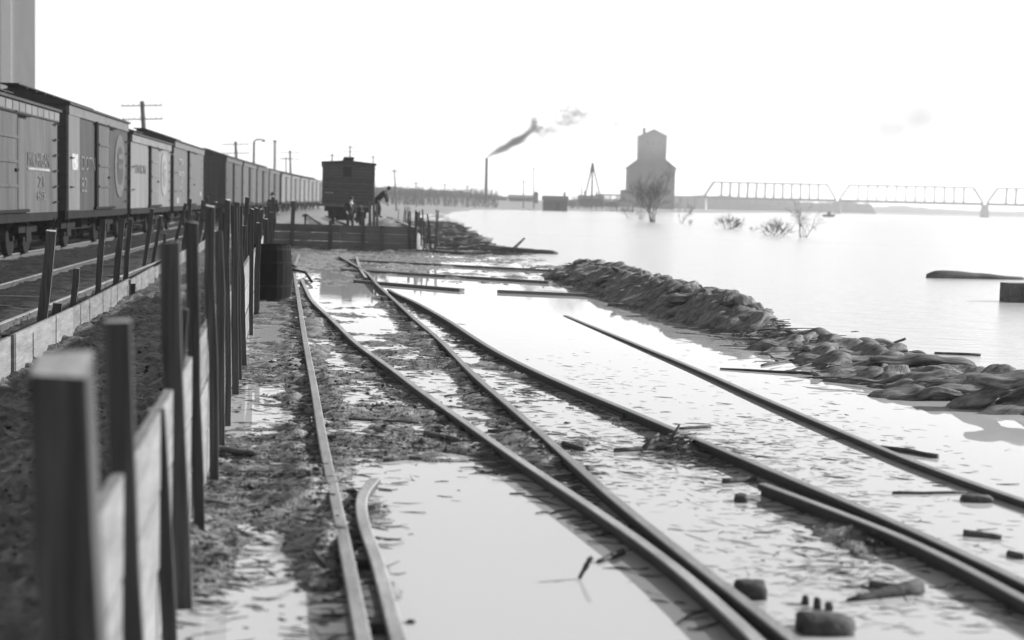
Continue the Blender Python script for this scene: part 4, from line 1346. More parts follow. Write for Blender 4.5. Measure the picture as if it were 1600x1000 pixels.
# ------------------------------------------------------------------ people
def person(name_label, loc, yaw, J, coat_top=True, hat=None, collar=False):
    root = empty('person', tuple(loc), name_label, 'person', local=True)
    root.rotation_euler = (0, 0, yaw)
    def skin(name, verts, edges, rads, m, root_i=0):
        me_ = bpy.data.meshes.new(name)
        me_.from_pydata([tuple(v) for v in verts], edges, [])
        o_ = bpy.data.objects.new(name, me_)
        col.objects.link(o_)
        o_.modifiers.new('skin', 'SKIN')
        for i, r_ in enumerate(rads):
            me_.skin_vertices[0].data[i].radius = r_ if isinstance(r_, tuple) else (r_, r_)
            me_.skin_vertices[0].data[i].use_root = (i == root_i)
        sb = o_.modifiers.new('sub', 'SUBSURF'); sb.levels = 2; sb.render_levels = 2
        dg = bpy.context.evaluated_depsgraph_get()
        m2 = bpy.data.meshes.new_from_object(o_.evaluated_get(dg))
        bpy.data.objects.remove(o_)
        m2.materials.clear(); m2.materials.append(m)
        for p_ in m2.polygons:
            p_.use_smooth = True
        o2 = bpy.data.objects.new(name, m2)
        col.objects.link(o2)
        o2.parent = root
        return o2
    V_, E_, R_ = [], [], []
    def add(p_, r_, par=None):
        V_.append(Vector(p_)); R_.append(r_)
        if par is not None:
            E_.append((par, len(V_) - 1))
        return len(V_) - 1
    pel = add(J['pelvis'], (.15, .12))
    ch = add(J['chest'], (.17, .12), add(Vector(J['pelvis']).lerp(Vector(J['chest']), .5), (.14, .11), pel))
    nk = add(J['neck'], .06, ch)
    hd = add(J['head'], (.082, .1), nk)
    add(Vector(J['head']) + (Vector(J['head']) - Vector(J['neck'])).normalized() * .1, (.06, .075), hd)
    for s_ in ('l', 'r'):
        hip = add(J['hip_' + s_], .095, pel); kn = add(J['knee_' + s_], .062, hip); an = add(J['ankle_' + s_], .042, kn); add(J['toe_' + s_], (.042, .03), an)
        sh = add(J['sh_' + s_], .07, ch); el = add(J['el_' + s_], .048, sh); wr = add(J['wr_' + s_], .032, el)
        d_ = (Vector(J['wr_' + s_]) - Vector(J['el_' + s_])).normalized()
        sid = d_.cross(Vector((0, 1, 0)))
        sid = sid.normalized() if sid.length > .1 else Vector((1, 0, 0))
        pm = add(Vector(J['wr_' + s_]) + d_ * .06, (.04, .018), wr)
        for k, ln in ((-1.5, .075), (-.5, .09), (.5, .085), (1.5, .065)):
            f1 = add(V_[pm] + d_ * .045 + sid * (.017 * k), .009, pm)
            add(V_[f1] + d_ * ln * .7 + Vector((0, -.02, 0)), .008, f1)
        th = add(V_[pm] + sid * -.045 - d_ * .01, .011, pm)
        add(V_[th] + d_ * .045 + sid * -.01, .009, th)
    skin('body', V_, E_, R_, m_skin)
    # coat
    V_, E_, R_ = [], [], []
    hem = add(Vector(J['pelvis']) + (Vector(J['pelvis']) - Vector(J['chest'])).normalized() * .2, (.23, .19))
    w1 = add(Vector(J['pelvis']).lerp(Vector(J['chest']), .45), (.18, .15), hem)
    c_ = add(J['chest'], (.205, .155), w1)
    add(Vector(J['chest']).lerp(Vector(J['neck']), .75), .085, c_)
    for s_ in ('l', 'r'):
        sh = add(J['sh_' + s_], .095, c_); el = add(J['el_' + s_], .07, sh); add(Vector(J['el_' + s_]).lerp(Vector(J['wr_' + s_]), .93), .055, el)
    skin('coat', V_, E_, R_, m_cloth)
    for s_ in ('l', 'r'):
        V_, E_, R_ = [], [], []
        a_ = add(Vector(J['hip_' + s_]) + Vector((0, 0, .06)), .12); b_ = add(J['knee_' + s_], .088, a_); add(Vector(J['ankle_' + s_]) + Vector((0, 0, .02)), .068, b_)
        skin('trouser_leg', V_, E_, R_, m_trouser)
        V_, E_, R_ = [], [], []
        a_ = add(Vector(J['ankle_' + s_]), .055); add(Vector(J['toe_' + s_]), (.05, .04), a_)
        skin('shoe', V_, E_, R_, m_hair)
    hv = Vector(J['head'])
    up = (hv - Vector(J['neck'])).normalized()
    if hat:
        rot = up.to_track_quat('Z', 'Y').to_matrix()
        mb_ = MB().lathe((0, 0, 0), [(.15 if hat == 'brim' else .112, .03), (.15 if hat == 'brim' else .112, .045), (.105, .055), (.1, .13), (.06, .16)], 20)
        mb_.v = [tuple(rot @ Vector(v) + hv + up * .04) for v in mb_.v]
        h_ = mb_.build('hat', m_cloth, root, True)
    else:
        bm = bmesh.new(); bmesh.ops.create_uvsphere(bm, u_segments=14, v_segments=10, radius=.105)
        me_ = bpy.data.meshes.new('hair'); 
        for v in bm.verts:
            v.co = v.co + hv + up * .055 + Vector((0, .015, 0))
        bm.to_mesh(me_); bm.free(); me_.materials.append(m_hair)
        o_ = bpy.data.objects.new('hair', me_); col.objects.link(o_); o_.parent = root
    if collar:
        n_ = Vector(J['neck'])
        mb_ = MB().lathe(n_ + Vector((0, 0, -.07)), [(.105, 0), (.1, .05), (.085, .09)], 16)
        mb_.build('collar', m_shirt, root, True)
        MB().add([n_ + Vector((-.05, -.17, -.02)), n_ + Vector((.07, -.17, -.02)), n_ + Vector((.02, -.19, -.3)), n_ + Vector((-.05, -.12, -.02)), n_ + Vector((.07, -.12, -.02)), n_ + Vector((.02, -.14, -.3))],
                 [(0, 1, 2), (5, 4, 3), (0, 3, 4, 1), (1, 4, 5, 2), (2, 5, 3, 0)]).build('shirt_front', m_shirt, root)
    return root
stand = dict(pelvis=(0, 0, .95), chest=(0, -.01, 1.32), neck=(0, -.01, 1.5), head=(0, -.03, 1.62), hip_l=(-.1, 0, .9), hip_r=(.1, 0, .9), knee_l=(-.11, -.02, .5), knee_r=(.12, -.04, .5), ankle_l=(-.12, 0, .09), ankle_r=(.15, .02, .09),
             toe_l=(-.15, -.17, .04), toe_r=(.2, -.14, .04), sh_l=(-.19, 0, 1.42), sh_r=(.19, 0, 1.42), el_l=(-.26, .02, 1.13), el_r=(.26, .02, 1.13), wr_l=(-.24, -.08, .88), wr_r=(.24, -.06, .88))
q_ = D(425.5, 345, 66)
person('man in dark coat and hat standing left behind the plank wall', (q_.x, 66, .1), R(170), stand, hat='brim')
st2 = dict(stand); st2.update(el_l=(-.3, -.06, 1.15), wr_l=(-.18, -.2, .98), chest=(.02, -.04, 1.3), neck=(.03, -.07, 1.47), head=(.04, -.1, 1.59))
q_ = D(547, 345, 72)
person('man in dark coat with white collar before the lone boxcar', (q_.x, 72, .05), R(10), st2, hat='cap', collar=True)
bend = dict(pelvis=(-.1, 0, .88), chest=(.2, -.03, 1.16), neck=(.36, -.04, 1.3), head=(.44, -.05, 1.4), hip_l=(-.14, .08, .84), hip_r=(-.1, -.1, .84), knee_l=(-.08, .1, .46), knee_r=(.06, -.1, .47), ankle_l=(-.2, .1, .09), ankle_r=(.03, -.1, .09),
            toe_l=(-.03, .1, .04), toe_r=(.2, -.1, .04), sh_l=(.26, .16, 1.24), sh_r=(.24, -.19, 1.24), el_l=(.36, .2, .98), el_r=(.36, -.2, .98), wr_l=(.42, .14, .74), wr_r=(.4, -.16, .74))
q_ = D(592, 340, 68)
person('man in dark jacket stooping on the earth heap right of the lone boxcar', (q_.x, 68, q_.z - .02), R(-5), bend)
print('man stands at', q_)

# ------------------------------------------------------------------ telephone poles and lamp posts
def tel_pole(px_t, py_t, px_b, Y, arms, label, r_=.13, arm_w=3.0, gap=.85, lean=0):
    top = D(px_t, py_t, Y)
    base = Vector((D(px_b, 320, Y).x, Y, max(-.2, min(.6, gz(D(px_b, 320, Y).x, Y))) - .1))
    root = empty('telephone_pole', tuple(base), label, 'telephone pole', 'telephone poles along the yard')
    MB().tube([base, base.lerp(top, .5), top], [r_ * 1.25, r_, r_ * .8], 8).build('mast', m_pole, root)
    ax = (top - base).normalized()
    for k in range(arms):
        c = top - ax * (.35 + gap * k)
        d_ = Vector((math.cos(lean), .15, math.sin(lean))).normalized()
        a = MB().bar(c - d_ * arm_w / 2 + Vector((0, -r_, 0)), c + d_ * arm_w / 2 + Vector((0, -r_, 0)), .07, .08).build('crossarm', m_pole, root)
        pn = MB()
        for j in range(8):
            q_ = c + d_ * arm_w * (-.46 + .92 * j / 7) + Vector((0, -r_, .06))
            pn.tube([q_, q_ + Vector((0, 0, .14))], .025, 5)
        pn.build('insulators', m_pole, a)['kind'] = 'stuff'
    return root
tel_pole(222, 158, 233, 106, 2, 'tall pole with two crossarms standing behind the pale grey boxcar', .2, 3.0, 1.0, R(3))
tel_pole(368, 221, 373, 161, 2, 'pole with two crossarms behind the first brown boxcars', .18, 3.0, 1.0, R(2))
tel_pole(453, 235, 456, 220, 2, 'darker of the two close poles above the far grey boxcars', .18, 3.0, 1.0)
tel_pole(447, 245, 447, 260, 1, 'thinner shorter pole just left of the darker one', .12, 2.4)
tel_pole(519, 240, 519, 240, 1, 'pole with one crossarm over the left of the lone boxcar', .15, 2.8)
tel_pole(547, 227, 547, 250, 2, 'pole with two crossarms over the middle of the lone boxcar', .15, 2.7, .8)
tel_pole(583, 243, 586, 270, 1, 'pole peeking over the right corner of the lone boxcar', .14, 2.0)
tel_pole(616, 264, 620, 200, 1, 'leaning pole right of the stooping man', .11, 1.0)
tel_pole(650, 284, 651, 290, 1, 'low pole in front of the wooded bluff', .13, 2.0)
tel_pole(695, 287, 695, 330, 1, 'pole before the bluff left of the smokestack', .14, 2.2)
tel_pole(730, 289, 730, 340, 1, 'pole before the bluff nearest the smokestack', .14, 1.4)
tel_pole(818, 282, 818, 350, 1, 'short mast right of the smokestack', .14, .9)
tel_pole(834, 262, 834, 350, 1, 'tall thin mast beside the dark shed', .13, 1.0)
# gooseneck lamp and far pipe stack
q_ = D(397, 218, 170)
root = empty('lamp_post', (q_.x, 170, 0), 'slender post with a curved arm above the brown boxcars', 'lamp post')
MB().tube([(q_.x, 170, 0), (q_.x, 170, q_.z - .3), (q_.x + .25, 170, q_.z), (q_.x + 1.0, 170, q_.z + .02)], [.16, .13, .1, .08], 8).build('mast', m_steel, root)
MB().lathe((q_.x + 1.15, 170, q_.z - .25), [(.22, 0), (.2, .1), (.06, .3)], 10).build('lamp_shade', m_steel, root)
q_ = D(430, 220, 300)
root = empty('pipe_stack', (q_.x, 300, 0), 'thin pale pipe stack above the far boxcars', 'chimney')
MB().tube([(q_.x, 300, 0), (q_.x, 300, q_.z)], [.36, .32], 12).build('shaft', m_stone, root)
MB().tube([(q_.x, 300, q_.z - .3), (q_.x, 300, q_.z + .15)], [.42, .42], 12).build('cap', m_stone, root)

# ------------------------------------------------------------------ concrete grain silo behind the boxcars
xr = D(55, 120, 72).x
root = empty('concrete_silo', (xr - 6.2, 72, 0), 'pale concrete grain silo rising behind the first boxcars', 'silo')
rz_ = Euler((0, 0, R(19.5))).to_matrix()
def silo_pt(x, y, z):                 # front right corner at the edge seen above the boxcars
    return Vector((xr, 72, 0)) + rz_ @ Vector((x, y, z))
MB().box(silo_pt(-7, 7, 15), (14, 14, 30.2), rz_).build('shaft', m_conc, root)
for k in range(5):
    MB().box(silo_pt(-1.4 - 2.8 * k, -.04, 15), (.5, .1, 30), rz_).build('pilaster', m_conc, root)
MB().box(silo_pt(-7, 7, 30.5), (14.5, 14.5, .7), rz_).build('cornice', m_conc, root)
MB().box(silo_pt(-7, 7, 33.4), (8, 6, 5), rz_).build('head_house', m_conc, root)

# ------------------------------------------------------------------ far bank buildings
def gable(root, name, c, w_, d_, h_, rh, m, mroof, axis='x', ov=.3):
    """box with a gable roof; ridge along the given axis; c = base centre"""
    x, y, z = c
    MB().box((x, y, z + h_ / 2), (w_, d_, h_)).build(name, m, root)
    r_ = MB()
    a, b_ = w_ / 2 + ov, d_ / 2 + ov
    if axis == 'x':
        r_.add([(x - a, y - b_, z + h_), (x + a, y - b_, z + h_), (x + a, y + b_, z + h_), (x - a, y + b_, z + h_), (x - a, y, z + h_ + rh), (x + a, y, z + h_ + rh)],
               [(0, 1, 5, 4), (2, 3, 4, 5), (0, 4, 3), (1, 2, 5), (0, 3, 2, 1)])
    else:
        r_.add([(x - a, y - b_, z + h_), (x + a, y - b_, z + h_), (x + a, y + b_, z + h_), (x - a, y + b_, z + h_), (x, y - b_, z + h_ + rh), (x, y + b_, z + h_ + rh)],
               [(0, 4, 5, 3), (1, 2, 5, 4), (0, 1, 4), (2, 3, 5), (0, 3, 2, 1)])
    return r_.build('roof', mroof, root)
# elevator
Y = 520
s = Y / FPX
c = D(1017, 329, Y); base_z = -.2
root = empty('grain_elevator', (c.x, Y, base_z), 'tall wooden grain elevator with a gabled tower on the far bank', 'grain elevator')
top_body = D(1017, 262, Y).z
cx_ = D(1017, 290, Y).x + .3
hw_ = 36 * s
mb = MB()
zt2 = D(1017, 252, Y).z + 1.1
mb.add([(cx_ - hw_, Y, base_z), (cx_ + hw_, Y, base_z), (cx_ + hw_, Y, top_body), (cx_, Y, zt2 + 3), (cx_ - hw_, Y, top_body)] + [(cx_ - hw_, Y + 14, base_z), (cx_ + hw_, Y + 14, base_z), (cx_ + hw_, Y + 14, top_body), (cx_, Y + 14, zt2 + 3), (cx_ - hw_, Y + 14, top_body)],
       [(0, 1, 2, 3, 4), (9, 8, 7, 6, 5), (0, 5, 6, 1), (1, 6, 7, 2), (2, 7, 8, 3), (3, 8, 9, 4), (4, 9, 5, 0)])
mb.build('wall', m_elev, root)
for sg in (-1, 1):
    a_, b_ = Vector((cx_ + sg * (hw_ + .5), Y + 7, top_body - .2)), Vector((cx_, Y + 7, zt2 + 3.25))
    MB().bar(a_, b_, 15.2, .25, up=(0, 0, 1)).build('roof', m_elev, root)
tx_ = D(1018.5, 235, Y).x + .6
tw = 20.5 * s
t_e, t_p = D(1018, 212, Y).z, D(1018, 203, Y).z
mb = MB()
mb.add([(tx_ - tw, Y + 1, top_body), (tx_ + tw, Y + 1, top_body), (tx_ + tw, Y + 1, t_e), (tx_, Y + 1, t_p), (tx_ - tw, Y + 1, t_e)] + [(tx_ - tw, Y + 13, top_body), (tx_ + tw, Y + 13, top_body), (tx_ + tw, Y + 13, t_e), (tx_, Y + 13, t_p), (tx_ - tw, Y + 13, t_e)],
       [(0, 1, 2, 3, 4), (9, 8, 7, 6, 5), (0, 5, 6, 1), (1, 6, 7, 2), (2, 7, 8, 3), (3, 8, 9, 4), (4, 9, 5, 0)])
tw_o = mb.build('tower', m_elev, root)
for sg in (-1, 1):
    MB().bar(Vector((tx_ + sg * (tw + .4), Y + 7, t_e - .1)), Vector((tx_, Y + 7, t_p + .25)), 13, .2).build('tower_roof', m_elev, tw_o)
MB().box((D(1008, 204, Y).x, Y + 4, t_e + 1.4), (.9, .9, 3.2)).build('vent', m_shed, tw_o)
for k in range(3):
    MB().box((tx_ - 2.2 + 2.2 * k, Y + .95, t_e - 2.5), (.8, .1, 1.2)).build('window', m_dark, tw_o)
MB().box((D(978, 310, Y).x, Y + 4, 3.6), (3.2, 7, 7.6)).build('annex', m_elev, root)
MB().box((cx_ - 2, Y - .05, 1.8), (3, .15, 3.6)).build('door', m_shed, root)

# derrick and its engine house
Y = 380
ap = D(926, 257, Y)
root = empty('derrick', (ap.x, Y, 0), 'three-legged derrick standing above the dark engine house', 'derrick')
for (a_, b_, yy_) in ((909, 318, -1), (943, 320, -1), (925, 315, 5)):
    q_ = D(a_, b_, Y); q_.z = .2; q_.y += yy_
    MB().bar(ap, q_, .3, .3).build('leg', m_shed, root)
MB().bar(ap - Vector((0, 0, .5)), Vector((D(925, 300, Y).x, Y - 1.5, .3)), .38, .38).build('mast', m_shed, root)
MB().add([ap + Vector((-.7, 0, -2.0)), ap + Vector((.7, 0, -2.0)), ap + Vector((.25, 0, .5)), ap + Vector((-.25, 0, .5)), ap + Vector((-.7, .5, -2.0)), ap + Vector((.7, .5, -2.0)), ap + Vector((.25, .5, .5)), ap + Vector((-.25, .5, .5))],
         [(0, 1, 2, 3), (7, 6, 5, 4), (0, 4, 5, 1), (1, 5, 6, 2), (2, 6, 7, 3), (3, 7, 4, 0)]).build('head_block', m_shed, root)
q_ = D(923, 320, 392)
root = empty('engine_house', (q_.x, 392, .2), 'dark engine house behind the derrick', 'building')
gable(root, 'wall', (q_.x, 392, .1), 6.6, 5, 3.2, .9, m_shed, m_shed, 'x')
for dx, h_ in ((-2.6, 2.0), (-1.8, 1.3), (1.6, 1.2)):
    MB().tube([(q_.x + dx, 392, 3.5), (q_.x + dx, 392, 4.2 + h_)], .16, 8).build('stovepipe', m_iron, root)
# dark shed
Y = 330
q_ = D(867, 326, Y)
root = empty('dark_shed', (q_.x, Y, .1), 'dark plank shed with a stubby chimney at the river bank', 'shed')
rf_ = gable(root, 'wall', (q_.x, Y, .0), 5.7, 4, 2.5, 1.0, m_shed, m_roof, 'x', .25)
MB().box((q_.x + 2.2, Y + .3, 3.6), (.5, .5, 1.6)).build('chimney', m_shed, rf_)
MB().box((q_.x + .6, Y - 2.03, 1.0), (1.0, .08, 1.9)).build('door', m_iron, root)
MB().box((q_.x - 1.5, Y - 2.03, 1.4), (.7, .08, .7)).build('window', m_dark, root)
# long low warehouse and hut left of it
q_ = D(815, 322, 420)
root = empty('warehouse', (q_.x, 420, .3), 'long low pale warehouse left of the dark shed', 'warehouse')
gable(root, 'wall', (q_.x, 420, .2), 7.6, 6, 3.0, .8, m_shedl, m_shedl, 'x')
for k in range(3):
    MB().box((q_.x - 2.4 + 2.2 * k, 416.95, 1.6), (1.0, .1, 1.4)).build('window', m_dark, root)
q_ = D(837, 322, 400)
root = empty('watch_hut', (q_.x, 400, .3), 'narrow upright hut between warehouse and dark shed', 'hut')
gable(root, 'wall', (q_.x, 400, .2), 1.3, 1.6, 4.2, .6, m_shedl, m_shed, 'y', .15)
MB().box((q_.x, 399.17, 1.3), (.6, .06, 1.8)).build('door', m_iron, root)
# low sheds on the bank at the elevator's foot
for k, (px_, w_, h_, lab) in enumerate([(893, 2.6, 2.2, 'small hut just right of the dark shed'), (955, 3.5, 2.0, 'low shed right of the derrick'), (905, 2.2, 1.3, 'tiny shack at the derrick foot'), (968, 2.6, 2.8, 'small shed beside the grain elevator')]):
    q_ = D(px_, 322, 385 + 12 * k)
    root = empty('bank_hut', (q_.x, 385 + 12 * k, .2), lab, 'hut', 'huts on the far bank')
    gable(root, 'wall', (q_.x, 385 + 12 * k, .0), w_, 3, h_, .6, (m_shedl, m_shed, m_shed, m_shedl)[k], m_shed, 'xyxy'[k], .15)
# smokestack with its boiler house
Y = 420
tp = D(760.5, 247, Y); bs = D(759, 318, Y)
root = empty('smokestack', (bs.x, Y, .2), 'tall thin smokestack trailing dark smoke before the bluff', 'chimney')
MB().tube([(bs.x, Y, .2), (tp.x, Y, tp.z)], [.52, .42], 14).build('shaft', m_steel, root)
MB().tube([(tp.x, Y, tp.z - .25), (tp.x, Y, tp.z + .05)], [.5, .5], 14).build('cap', m_steel, root)
q_ = D(772, 322, 425)
root = empty('boiler_house', (q_.x, 425, .2), 'low boiler house at the foot of the smokestack', 'building')
gable(root, 'wall', (q_.x, 425, .1), 7, 5, 2.2, .8, m_shedl, m_shed, 'x')

# ------------------------------------------------------------------ bridge
BA, BB = D(1097, 307, 850), D(1770, 327, 790)
def bpt(px_):                         # point of the deck under a pixel column
    k0 = (px_ - 1097) / (1770 - 1097)
    q_ = BA.lerp(BB, k0)
    for _ in range(4):                # perspective correction
        d_ = ray(px_, 310)
        k0 += ((d_.x / d_.y) * q_.y - q_.x) / (BB.x - BA.x)
        q_ = BA.lerp(BB, k0)
    return q_
bdir = (BB - BA); bdir.z = 0; bdir.normalize()
bn = Vector((-bdir.y, bdir.x, 0))
root = empty('truss_bridge', tuple(BA), 'long steel truss bridge on stone piers across the river', 'bridge')
DZ = BA.z
def lift(q_, dz, side=0):
    return Vector((q_.x, q_.y, DZ + dz)) + bn * side
TH = 8.8
for si, (xa, xb) in enumerate(((1099, 1306), (1311, 1537), (1543, 1772))):
    a_, b_ = bpt(xa), bpt(xb)
    MB().bar(lift(a_, -.5, 3), lift(b_, -.5, 3), 7.5, 1.5).build('deck', m_steel, root)
    np_ = 15
    for side in (0, 6):
        pt = lambda k: a_.lerp(b_, k)
        MB().bar(lift(pt(1.05 / np_), TH, side), lift(pt(1 - 1.05 / np_), TH, side), .75, .8).build('top_chord', m_steel, root)
        MB().bar(lift(a_, 0, side), lift(pt(1.05 / np_), TH, side), .7, .7, up=(0, 1, 0)).build('end_post', m_steel, root)
        MB().bar(lift(b_, 0, side), lift(pt(1 - 1.05 / np_), TH, side), .7, .7, up=(0, 1, 0)).build('end_post', m_steel, root)
        for k in range(2, np_ - 1):
            MB().bar(lift(pt(k / np_), 0, side), lift(pt(k / np_), TH, side), .55, .55, up=(0, 1, 0)).build('vertical', m_steel, root)
        if side == 0:
            for k in range(1, np_ - 1):
                u0, u1 = (k, k + 1) if k < np_ / 2 else (k + 1, k)
                MB().bar(lift(pt(u0 / np_), TH - .2, side), lift(pt(u1 / np_), .2, side), .2, .2, up=(0, 1, 0)).build('diagonal', m_steel, root)
    for k in (2, 5, 8, 11, 13):
        MB().bar(lift(a_.lerp(b_, k / np_), TH, 0), lift(a_.lerp(b_, k / np_), TH, 6), .3, .3).build('portal_strut', m_steel, root)
for px_ in (1097, 1309, 1540, 1774):
    q_ = bpt(px_)
    mb = MB()
    h_ = DZ - 1.2
    mb.add([Vector((q_.x, q_.y, z_)) + bdir * (sx * w_) + bn * (3 + sy * l_) for z_, w_, l_ in ((-1.5, 2.4, 6.0), (h_, 1.7, 4.8)) for sx, sy in ((-1, -1), (1, -1), (1, 1), (-1, 1))],
           [(0, 3, 2, 1), (4, 5, 6, 7), (0, 1, 5, 4), (1, 2, 6, 5), (2, 3, 7, 6), (3, 0, 4, 7)])
    mb.build('pier', m_stone, root)
    MB().box((q_.x + bn.x * 3, q_.y + 3, h_ + .25), (4.2, 11, .5)).build('pier_cap', m_stone, root)
# approach trestle to the left of the bridge
root = empty('approach_trestle', tuple(bpt(1000)), 'low trestle carrying the line to the bridge behind the elevator', 'trestle')
a_, b_ = bpt(930), bpt(1096)
MB().bar(lift(a_, -.4, 3), lift(b_, -.4, 3), 6, 1.1).build('deck', m_steel, root)
for k in range(15):
    q_ = a_.lerp(b_, k / 15)
    for side in (.5, 5.5):
        MB().bar(Vector((q_.x, q_.y, -1)) + bn * side, lift(q_, -.9, side), .6, .6).build('bent_post', m_shed, root)

# ------------------------------------------------------------------ woods far off
def spikes(name, n_, pos, hgt, wid, m, label):
    V, F = [], []
    for _ in range(n_):
        x, y, z = pos()
        h_ = random.uniform(*hgt); w_ = random.uniform(*wid)
        lean = Vector((random.gauss(0, .18), random.gauss(0, .1), 1)) * h_
        b_ = len(V)
        for k in range(3):
            a_ = k * 2.094 + random.random()
            V.append((x + w_ * math.cos(a_), y + w_ * math.sin(a_), z))
        V.append((x + lean.x, y + lean.y, z + lean.z))
        F += [(b_, b_ + 1, b_ + 3), (b_ + 1, b_ + 2, b_ + 3), (b_ + 2, b_, b_ + 3)]
        for j in range(4):                                     # limbs
            t_ = random.uniform(.3, .85)
            p_ = Vector((x, y, z)) + lean * t_
            d_ = Vector((random.gauss(0, .5), random.gauss(0, .4), random.uniform(.4, 1))) * h_ * .28
            b_ = len(V)
            ww = w_ * .4
            V += [tuple(p_ + Vector((ww, 0, 0))), tuple(p_ - Vector((ww, 0, 0))), tuple(p_ + Vector((0, ww, 0))), tuple(p_ + d_)]
            F += [(b_, b_ + 1, b_ + 3), (b_ + 1, b_ + 2, b_ + 3), (b_ + 2, b_, b_ + 3)]
    me_ = bpy.data.meshes.new(name); me_.from_pydata(V, [], F); me_.materials.append(m)
    o_ = bpy.data.objects.new(name, me_); col.objects.link(o_)
    return tag(o_, label, 'trees', kind='stuff')
def pos_bluff():
    y = random.uniform(330, 520)
    x = random.uniform(-.20, -.012) * y
    return x, y, gz(x, y) - .2
bzs = {}
spikes('bluff_woods', 2600, pos_bluff, (1.6, 4.2), (.05, .16), m_twig, 'bare woods covering the low bluff behind the yard')
def ridge(name, pts_, depth, m, label, seed):
    """solid wooded slope: uneven crest over a line of (x, y, height)"""
    V, F = [], []
    n_ = 160
    k0 = np.linspace(0, 1, n_)
    t_ = np.linspace(0, 1, len(pts_))
    xs_ = np.interp(k0, t_, [p[0] for p in pts_]); ys_ = np.interp(k0, t_, [p[1] for p in pts_]); hs_ = np.interp(k0, t_, [p[2] for p in pts_])
    rows = 6
    for j in range(rows):
        f_ = j / (rows - 1)
        prof = math.sin(math.pi * (.08 + .84 * f_)) ** .6
        for i in range(n_):
            nz_ = float(fbm(np.array(xs_[i] * .09 + seed), np.array(j * .7 + seed), 4))
            V.append((xs_[i], ys_[i] + depth * f_, -.5 + (hs_[i] * (1 + .22 * nz_)) * (prof if 0 < j < rows - 1 else 0.0)))
    for j in range(rows - 1):
        for i in range(n_ - 1):
            F.append((j * n_ + i, j * n_ + i + 1, (j + 1) * n_ + i + 1, (j + 1) * n_ + i))
    me_ = bpy.data.meshes.new(name); me_.from_pydata(V, [], F); me_.materials.append(m)
    o_ = bpy.data.objects.new(name, me_); col.objects.link(o_)
    return tag(o_, label, 'trees', kind='stuff')
m_wood = mat('far_woods_bark', 0.012, 0.03, (.15, .15, .3), 0.95, 0.8, (.8, .8, .8))
X = lambda px_, Y_: (px_ - 800) / FPX * Y_
ridge('wooded_bluff', [(X(330, 470), 470, 6.5), (X(560, 460), 460, 6.2), (X(640, 450), 450, 5.7), (X(740, 450), 450, 4.9), (X(792, 450), 450, 4.2), (X(800, 450), 450, 1.0)], 60, m_wood, 'low wooded bluff behind the yard left of the smokestack', 3)
ridge('bank_scrub', [(X(786, 445), 445, 2.2), (X(850, 445), 445, 3.0), (X(900, 445), 445, 3.6), (X(950, 445), 445, 3.2), (X(985, 445), 445, 2.6), (X(1000, 445), 445, 1.0)], 20, m_wood, 'dark scrub along the far bank between smokestack and elevator', 29)
ridge('far_woods', [(X(940, 930), 930, 6.5), (X(1100, 930), 930, 9.5), (X(1200, 930), 930, 9.0), (X(1280, 930), 930, 8.0), (X(1362, 930), 930, 7.5), (X(1366, 930), 930, 1.2)], 50, m_wood, 'wooded shore beneath the two bridge spans', 9)
ridge('far_woods', [(X(1340, 1400), 1400, 5), (X(1420, 1400), 1400, 9), (X(1500, 1400), 1400, 6), (X(1620, 1400), 1400, 6), (X(1900, 1400), 1400, 8)], 60, m_wood, 'faint wooded shore on the far right horizon', 17)
def pos_r():
    y = random.uniform(925, 960); x = random.uniform(X(960, 940), X(1360, 940))
    return x, y, 4.5
spikes('shore_woods', 500, pos_r, (2, 5), (.15, .4), m_twig, 'bare tree tops on the wooded shore under the bridge')
def pos_b():
    y = random.uniform(360, 430); x = X(random.uniform(885, 985), y)
    return x, y, gz(x, y)
spikes('bank_brush', 260, pos_b, (1.0, 3.2), (.05, .13), m_twig, 'bare brush along the far bank near the derrick')

# ------------------------------------------------------------------ bare trees and bushes standing in the river
def bare_tree(px_, py_, hpx, stems, spread, label, name, thick=1.0, depth=4):
    base = P(px_, py_, 0)
    sc = base.y / FPX
    H = hpx * sc
    root = empty(name, tuple(base), label, 'tree' if name == 'bare_tree' else 'bush', 'bare trees and bushes in the river')
    tr, cr = MB(), MB()
    rmin = sc * .13 * thick
    def grow(p_, d_, L, r_, lvl, mb):
        pts_ = [p_]
        q = p_.copy(); dd = d_.copy(); lift_ = .0 if name == 'bare_bush' else .06
        for i in range(3):
            dd = (dd + Vector((random.gauss(0, .14), random.gauss(0, .14), random.gauss(lift_, .1)))).normalized()
            q = q + dd * L / 3
            pts_.append(q.copy())
        mb.tube(pts_, [max(rmin, r_ * (1 - .2 * i)) for i in range(4)], 4 if lvl else 6, False)
        if lvl < depth:
            for k in range(random.randint(2, 4)):
                t_ = random.uniform(.3, 1)
                s_ = pts_[min(3, int(t_ * 3) + 1)]
                nd = (dd + Vector((random.gauss(0, .38), random.gauss(0, .38), random.gauss(lift_ * 2, .25)))).normalized()
                grow(s_, nd, L * random.uniform(.6, .9), r_ * .55, lvl + 1, cr)
    for k in range(stems):
        a_ = random.uniform(-1, 1)
        d_ = Vector((a_ * spread, random.uniform(-.5, .5) * spread, 1)).normalized()
        b0 = base + Vector((random.gauss(0, .1) * H * spread, random.gauss(0, .1) * H * spread, -.15))
        grow(b0, d_, H * random.uniform(.28, .42), max(rmin * 2.2, H * .012), 0, tr if k < max(1, stems // 2) else cr)
    tr.build('trunk', m_twig, root)
    cr.build('crown', m_twig, root)['kind'] = 'stuff'
bare_tree(1020, 347, 80, 8, .42, 'many-stemmed bare tree standing in water before the grain elevator', 'bare_tree', 1.2, 4)
bare_tree(1003, 343, 46, 4, .4, 'smaller bare tree left of the many-stemmed one', 'bare_tree', 1.0, 3)
